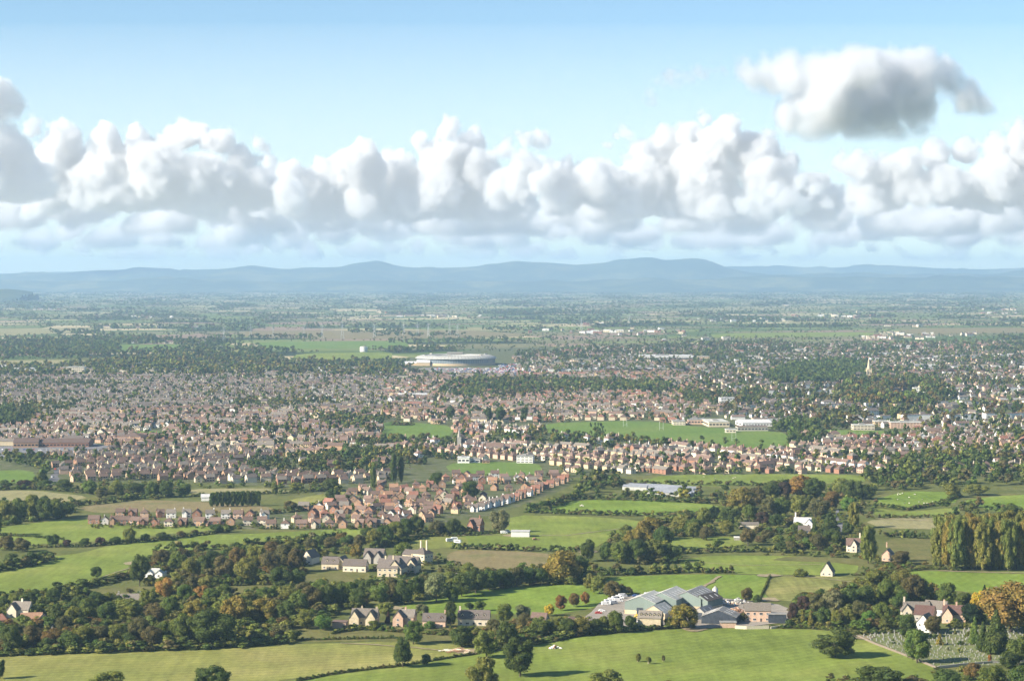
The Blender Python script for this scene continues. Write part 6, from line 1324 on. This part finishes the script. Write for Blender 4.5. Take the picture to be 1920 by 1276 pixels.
EP_ = [(500, 990), (500, 958), (600, 940), (690, 918), (760, 902), (840, 888), (1075, 886), (1080, 912), (940, 962), (800, 990)]
TT = Mass(); zn = 0
def zone(poly, ang, rowsp, pitch, skip, walls, roofs, shapes, trees, tpal=('dg', 'mg', 'dg', 'ol', 'br', 'dg', 'yo'), tall=1.0):
    Ps = [G(*p) for p in poly]; cx = sum(p[0] for p in Ps) / len(Ps); cy_ = sum(p[1] for p in Ps) / len(Ps); rad = max(math.hypot(p[0] - cx, p[1] - cy_) for p in Ps)
    a = R(ang); ca, sa = math.cos(a), math.sin(a); v = -rad; side = 0
    curve = rnd.uniform(-1, 1) * .00012
    while v < rad:
        u = -rad; wl = pick(walls); rf = pick(roofs); sh = pick(shapes)
        while u < rad:
            vv = v + curve * u * u + 9 * math.sin(u / 140 + v / 300); x, y = cx + u * ca - vv * sa, cy_ + u * sa + vv * ca
            px, py = to_px(x, y)
            if inside(px, py, poly) and ok(x, y) and not inside(px, py, EP_):
                if rnd.random() > skip + (.75 if mnoise.noise(Vector((x / 210, y / 260, 3.3))) > .31 else 0):
                    if rnd.random() < .3: wl = pick(walls)
                    if rnd.random() < .25: rf = pick(roofs)
                    s_ = sh if rnd.random() < .7 else pick(shapes)
                    TOWN.append((x, y, ang + (180 if side else 0) + rnd.gauss(0, 5) + (90 if rnd.random() < .12 else 0), s_, SW.index(wl), SR.index(rf), rnd.uniform(.78, 1.02)))
                grove = mnoise.noise(Vector((x / 210, y / 260, 3.3))) > .31
                for _ in range(6 if grove else 4):
                    if rnd.random() < trees * 1.25 + (.5 if grove else 0):
                        tx, ty = x + rnd.uniform(-6, 6) - sa * (10 if side else -10), y + rnd.uniform(-6, 6) + ca * (10 if side else -10)
                        if ok(tx, ty):
                            w_ = (rnd.uniform(2.5, 6) if rnd.random() < .72 else rnd.uniform(6, 12)) * tall; TT.add(tx, ty, w_, w_ * rnd.uniform(.8, 1.25), pick(tpal), rnd.choice(['round', 'round', 'willow', 'shrub', 'poplar' if rnd.random() < .2 else 'round']))
            u += pitch * rnd.uniform(.9, 1.35) * (2.1 if sh == 4 else 1)
        side ^= 1; v += rowsp * (1.15 if side else .85)
ow = ['cream', 'pale', 'white', 'buff', 'pink']; mix = ['red', 'orange', 'cream', 'white', 'buff', 'pale', 'red', 'pink']
zone([(100, 872), (150, 845), (300, 838), (500, 850), (640, 865), (770, 875), (720, 905), (560, 908), (420, 908), (280, 900), (130, 903)], 24, 27, 11.5, .08, ['buff', 'cream', 'red', 'pale', 'orange', 'pink'], ['brown', 'brown', 'slate', 'brown', 'stone'], [0, 0, 3, 3, 1], .22)
zone([(-60, 840), (-60, 790), (250, 770), (560, 772), (720, 775), (720, 818), (820, 822), (770, 875), (640, 865), (500, 850), (300, 838), (150, 845), (90, 868), (-20, 842)], -12, 29, 12, .1, mix, ['brown', 'brown', 'pink', 'slate', 'stone'], [0, 0, 3, 1, 4], .56)
zone([(-60, 790), (-60, 706), (600, 703), (725, 715), (720, 775), (560, 772), (250, 770)], 4, 31, 12.5, .1, ow + ['pale', 'cream'], ['slate', 'stone', 'brown', 'slate'], [0, 1, 4, 2], .6)
zone([(715, 818), (860, 796), (1000, 803), (1300, 828), (1500, 835), (1640, 850), (1720, 888), (1240, 888), (1075, 886), (1000, 864), (840, 866), (770, 875)], -56, 30, 13, .06, ow + ['pink', 'red'], ['pink', 'pink', 'stone', 'brown'], [1, 1, 2, 0, 4], .3)
zone([(720, 792), (720, 715), (1000, 700), (1300, 700), (1340, 780), (1300, 795), (1000, 790), (860, 796)], -8, 32, 14, .12, ow + ['red', 'pink', 'orange'], ['pink', 'brown', 'slate', 'stone', 'red'], [0, 1, 2, 4, 3], .65)
zone([(1300, 700), (1980, 712), (1980, 800), (1500, 806), (1340, 780)], 15, 40, 17, .22, ow + ['white', 'white'], ['slate', 'stone', 'pink', 'brown'], [1, 2, 0, 4, 6], .58, ('dg', 'dg', 'mg', 'ol', 'br', 'ru', 'gg'), 1.4)
zone([(1490, 835), (1500, 812), (1980, 800), (1980, 890), (1840, 884), (1720, 888), (1640, 850)], 10, 31, 13, .12, ['red', 'orange', 'cream', 'white', 'pink', 'pale'], ['brown', 'pink', 'stone', 'red'], [1, 0, 3, 2], .6)
zone([(600, 703), (620, 690), (760, 692), (960, 694), (1000, 680), (1300, 664), (1980, 660), (1980, 712), (1300, 700), (1000, 700), (725, 715)], 8, 40, 15, .15, ow + ['red', 'white'], ['slate', 'stone', 'pink', 'brown', 'grey'], [0, 2, 4, 6, 1], .75, ('dg', 'dg', 'mg', 'br', 'ol'), 1.3)
zone([(960, 680), (980, 662), (1200, 650), (1500, 648), (1980, 640), (1980, 660), (1300, 664)], 3, 55, 17, .2, ['pink', 'red', 'cream', 'white', 'orange'], ['pink', 'brown', 'red', 'stone'], [0, 4, 2, 1], .8, ('dg', 'dg', 'mg', 'br'), 1.4)
zone([(-60, 700), (-60, 690), (200, 684), (600, 680), (740, 690), (600, 702)], 3, 60, 20, .45, ow, ['slate', 'stone', 'pink', 'light'], [0, 2, 4, 6], .3)
# villages and farms scattered over the plain
for k in range(26):
    px, py = rnd.uniform(-40, 1960), 560 + 85 * rnd.random() ** .7
    cx, cy_ = G(px, py)
    for _ in range(rnd.choice([3, 5, 8, 16])):
        x, y = cx + rnd.gauss(0, 90), cy_ + rnd.gauss(0, 120)
        if ok(x, y): TOWN.append((x, y, rnd.uniform(-30, 30), rnd.choice([0, 2, 4, 6]), SW.index(rnd.choice(['white', 'cream', 'red', 'pale'])), SR.index(rnd.choice(['slate', 'stone', 'light', 'pink'])), rnd.uniform(.9, 1.2)))
A, B = [], []
for sh in range(len(TM)):
    its = [t for t in TOWN if t[3] == sh]
    if not its: continue
    T, K = TM[sh]; t = np.array([(i[0], i[1], math.radians(i[2]), i[4], i[5], i[6]) for i in its]); c_, s_ = np.cos(t[:, 2])[:, None], np.sin(t[:, 2])[:, None]; b = T.reshape(-1, 3)
    X = (b[None, :, 0] * c_ - b[None, :, 1] * s_) * t[:, 5, None] + t[:, 0, None]; Y = (b[None, :, 0] * s_ + b[None, :, 1] * c_) * t[:, 5, None] + t[:, 1, None]; Z = b[None, :, 2] * t[:, 5, None]
    A.append(np.stack([X, Y, Z], 2).reshape(-1, 3, 3))
    mi_ = np.where(K[None, :] == 0, t[:, 3, None], np.where(K[None, :] == 1, 8 + t[:, 4, None], 15)); B.append(mi_.ravel())
o = link('town_houses', fast_mesh('town_houses', np.concatenate(A), 3, [W_[k] for k in SW] + [RF[k] for k in SR] + [GLASS], midx=np.concatenate(B)))
tag(o, 'thousands of small houses of the town and far villages', 'houses', kind='stuff')
print('TOWN', len(TOWN))
# ================================================================== trees of the town, belts and far woods
def wood(poly, dens, H, W, pal, mass=None, kinds=('round', 'round', 'willow'), avoid=True):
    Ps = [G(*p) for p in poly]; ar = abs(sum(a[0] * b_[1] - b_[0] * a[1] for a, b_ in zip(Ps, Ps[1:] + Ps[:1]))) / 2
    fill(poly, int(ar / 1e4 * dens), H, W, pal, mass or TT, kinds, avoid)
# garden trees between the estate houses
for x, y in HOUSES:
    for _ in range(2):
        if rnd.random() < .62:
            a = rnd.uniform(0, 6.28); w_ = rnd.uniform(2.5, 6); TT.add(x + 9 * math.cos(a), y + 9 * math.sin(a), w_, w_ * rnd.uniform(.7, 1.2), pick(['mg', 'dg', 'ol', 'dg', 'br', 'yo']), rnd.choice(['round', 'shrub']))
DK = ['dg', 'dg', 'dg', 'mg', 'br', 'ol']
wood([(-60, 712), (-60, 690), (180, 684), (300, 668), (540, 678), (740, 690), (760, 700), (720, 714), (600, 704)], 24, (.75, 1.1), (9, 20), DK + ['ol', 'br', 'yo'])
wood([(-60, 672), (-60, 640), (220, 632), (400, 640), (470, 655), (540, 680), (300, 668), (100, 674)], 13, (.7, 1.1), (12, 20), DK)
wood([(820, 745), (850, 716), (1000, 714), (1250, 722), (1270, 738), (1000, 740), (900, 752)], 50, (.8, 1.1), (10, 17), DK)
wood([(640, 690), (660, 676), (760, 680), (780, 690)], 25, (.8, 1.1), (10, 16), DK)
wood([(1430, 712), (1470, 694), (1560, 680), (1625, 684), (1622, 712), (1560, 722), (1460, 724)], 70, (.8, 1.1), (12, 20), ['dg', 'dg', 'mg', 'dg'])
wood([(1560, 742), (1600, 722), (1680, 716), (1760, 722), (1800, 752), (1740, 768), (1600, 762)], 45, (.8, 1.2), (12, 20), ['dg', 'br', 'ru', 'ol', 'dg', 'mg'])
wood([(1380, 760), (1400, 735), (1430, 738), (1425, 768)], 60, (.8, 1.2), (11, 16), ['br', 'ol', 'dg'])
wood([(1700, 862), (1780, 830), (1960, 790), (1980, 880), (1800, 884)], 12, (.8, 1.2), (9, 15), ['dg', 'ol', 'mg', 'yo'])
wood([(1620, 905), (1640, 885), (1720, 868), (1800, 862), (1980, 872), (1980, 905), (1880, 915), (1700, 912)], 38, (.8, 1.1), (10, 17), ['dg', 'dg', 'mg', 'ol', 'br'])
wood([(1460, 835), (1450, 800), (1500, 790), (1560, 812), (1520, 840)], 55, (.8, 1.1), (10, 15), ['dg', 'dg', 'mg'])
wood([(-60, 808), (-60, 775), (20, 772), (40, 800)], 70, (.9, 1.1), (10, 15), ['dg'])
wood([(590, 800), (620, 785), (720, 792), (720, 818), (640, 815)], 40, (.8, 1.1), (9, 14), DK)
wood([(630, 870), (650, 845), (690, 842), (700, 868)], 45, (.8, 1.1), (9, 14), ['mg', 'dg'])
wood([(320, 812), (400, 800), (560, 805), (560, 815), (400, 820)], 35, (.8, 1.1), (8, 13), ['dg', 'mg'])
wood([(0, 868), (0, 850), (70, 852), (90, 880), (88, 905), (76, 905), (70, 880)], 50, (.8, 1.1), (8, 13), ['dg', 'ol', 'mg'])
wood([(1075, 912), (1080, 888), (1160, 895), (1180, 908), (1110, 935), (1082, 932)], 45, (.8, 1.1), (8, 14), DK, avoid=True)
wood([(1080, 940), (1180, 930), (1400, 928), (1380, 945), (1180, 945)], 40, (.6, 1.0), (8, 13), DK + ['yo'])
wood([(1620, 930), (1640, 905), (1760, 905), (1780, 925), (1700, 918)], 45, (.7, 1.0), (9, 15), DK)
wood([(1780, 970), (1760, 950), (1860, 945), (1960, 965)], 30, (.7, 1.0), (7, 13), DK)
wood([(1240, 890), (1620, 890), (1720, 890), (1700, 884), (1240, 885)], 50, (.6, 1.0), (6, 10), DK, avoid=False)
for px in range(1350, 1500, 9): x, y = G(px, 664); TT.add(x, y + rnd.uniform(-20, 20), rnd.uniform(9, 13), rnd.uniform(20, 26), 'dg', 'poplar', 1)
for px in range(1108, 1134, 6): x, y = G(px, 815); TT.add(x, y, 7, 15, 'dg', 'poplar', 1)
for px in range(1030, 1480, 22):
    x, y = G(px, 818 + (px - 1030) * .05 + rnd.uniform(-2, 3)); w_ = rnd.uniform(6, 11)
    if rnd.random() < .75: TT.add(x, y, w_, w_ * rnd.uniform(.8, 1.2), pick(DK), 'round', 1)
for px in (915, 940, 985, 1290, 845): x, y = G(px, 792 + rnd.uniform(-4, 4)); TT.add(x, y, 17, 22, pick(['dg', 'ol']), 'round', 0)
x, y = G(765, 797); [TT.add(x + rnd.uniform(-20, 20), y + rnd.uniform(-6, 6), 9, 6, 'br', 'shrub', 1) for _ in range(9)]
TT.build('town_trees', 'countless trees standing among the houses and parks of the town', 'trees')
# hedgerow trees along the edges of the far patchwork, and far woods
FW = Mass()
VV = vs_ground = None
me = bpy.data.objects['ground'].data; gv = np.zeros(len(me.vertices) * 3); me.vertices.foreach_get('co', gv); gv = gv.reshape(-1, 3)
for a, b_ in EDGES:
    p, q = gv[a], gv[b_]; mx, my = (p[0] + q[0]) / 2, (p[1] + q[1]) / 2
    if my < 4700 or abs(mx) > my * .25 + 150 or my > 29500: continue
    if rnd.random() < .05: continue
    l = math.hypot(q[0] - p[0], q[1] - p[1]); st = 16 if my < 9000 else (27 if my < 15000 else (46 if my < 22000 else 70))
    n = int(l / st); dense = rnd.random()
    for i in range(n):
        if rnd.random() > (.5 + .45 * dense): continue
        t = (i + rnd.random()) / n; x, y = p[0] + (q[0] - p[0]) * t + rnd.gauss(0, 4), p[1] + (q[1] - p[1]) * t + rnd.gauss(0, 4)
        px, py = to_px(x, y)
        if y < 9500 and not ok(x, y): continue
        if y < 5600 and 620 < px and py > 655: continue
        w_ = rnd.uniform(6, 14) * (1 if y < 15000 else 1.4); FW.add(x, y, w_ * (1 if y < 9000 else 1.5), w_ * rnd.uniform(.55, 1.0) * (1 if y < 15000 else .75), pick(DK), 'round', 2 if y < 7000 else 3)
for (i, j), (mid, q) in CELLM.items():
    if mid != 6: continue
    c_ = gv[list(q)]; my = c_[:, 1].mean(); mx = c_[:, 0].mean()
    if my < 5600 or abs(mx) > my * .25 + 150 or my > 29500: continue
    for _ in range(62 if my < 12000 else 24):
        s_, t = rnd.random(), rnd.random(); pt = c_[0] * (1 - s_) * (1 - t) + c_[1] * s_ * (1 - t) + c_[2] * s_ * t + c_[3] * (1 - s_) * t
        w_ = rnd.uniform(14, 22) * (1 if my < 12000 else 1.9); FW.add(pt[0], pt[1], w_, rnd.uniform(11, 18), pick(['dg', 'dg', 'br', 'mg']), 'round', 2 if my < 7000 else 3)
print('FAR', len(FW.items))
FW.build('far_woods', 'far hedgerows and woods of the plain fading into blue', 'woods')

# cars too small and many to count round the ring-shaped office
b = MB()
for k in range(900):
    px, py = rnd.choice([(rnd.uniform(800, 1005), rnd.uniform(690, 704)), (rnd.uniform(935, 1005), rnd.uniform(682, 702))]); x, y = G(px, py)
    if abs(x - FOOT[0][0]) < 1: continue
    b.add([(-2.1, -.85, .3), (2.1, -.85, .3), (2.1, .85, .3), (-2.1, .85, .3), (-1.9, -.8, .9), (1.9, -.8, .85), (1.9, .8, .85), (-1.9, .8, .9), (-1.2, -.7, 1.45), (.6, -.7, 1.45), (.6, .7, 1.45), (-1.2, .7, 1.45)],
          [(0, 1, 5, 4), (1, 2, 6, 5), (2, 3, 7, 6), (3, 0, 4, 7), (4, 5, 9, 8), (5, 6, 10, 9), (6, 7, 11, 10), (7, 4, 8, 11), (8, 9, 10, 11)], rnd.randrange(5), Matrix.Translation((x, y, .1)) @ Matrix.Rotation(rnd.choice([0, 1.57]), 4, 'Z'))
tag(b.build('distant_cars', PAINTS[:5]), 'hundreds of tiny cars parked round the ring-shaped office', 'cars', kind='stuff')
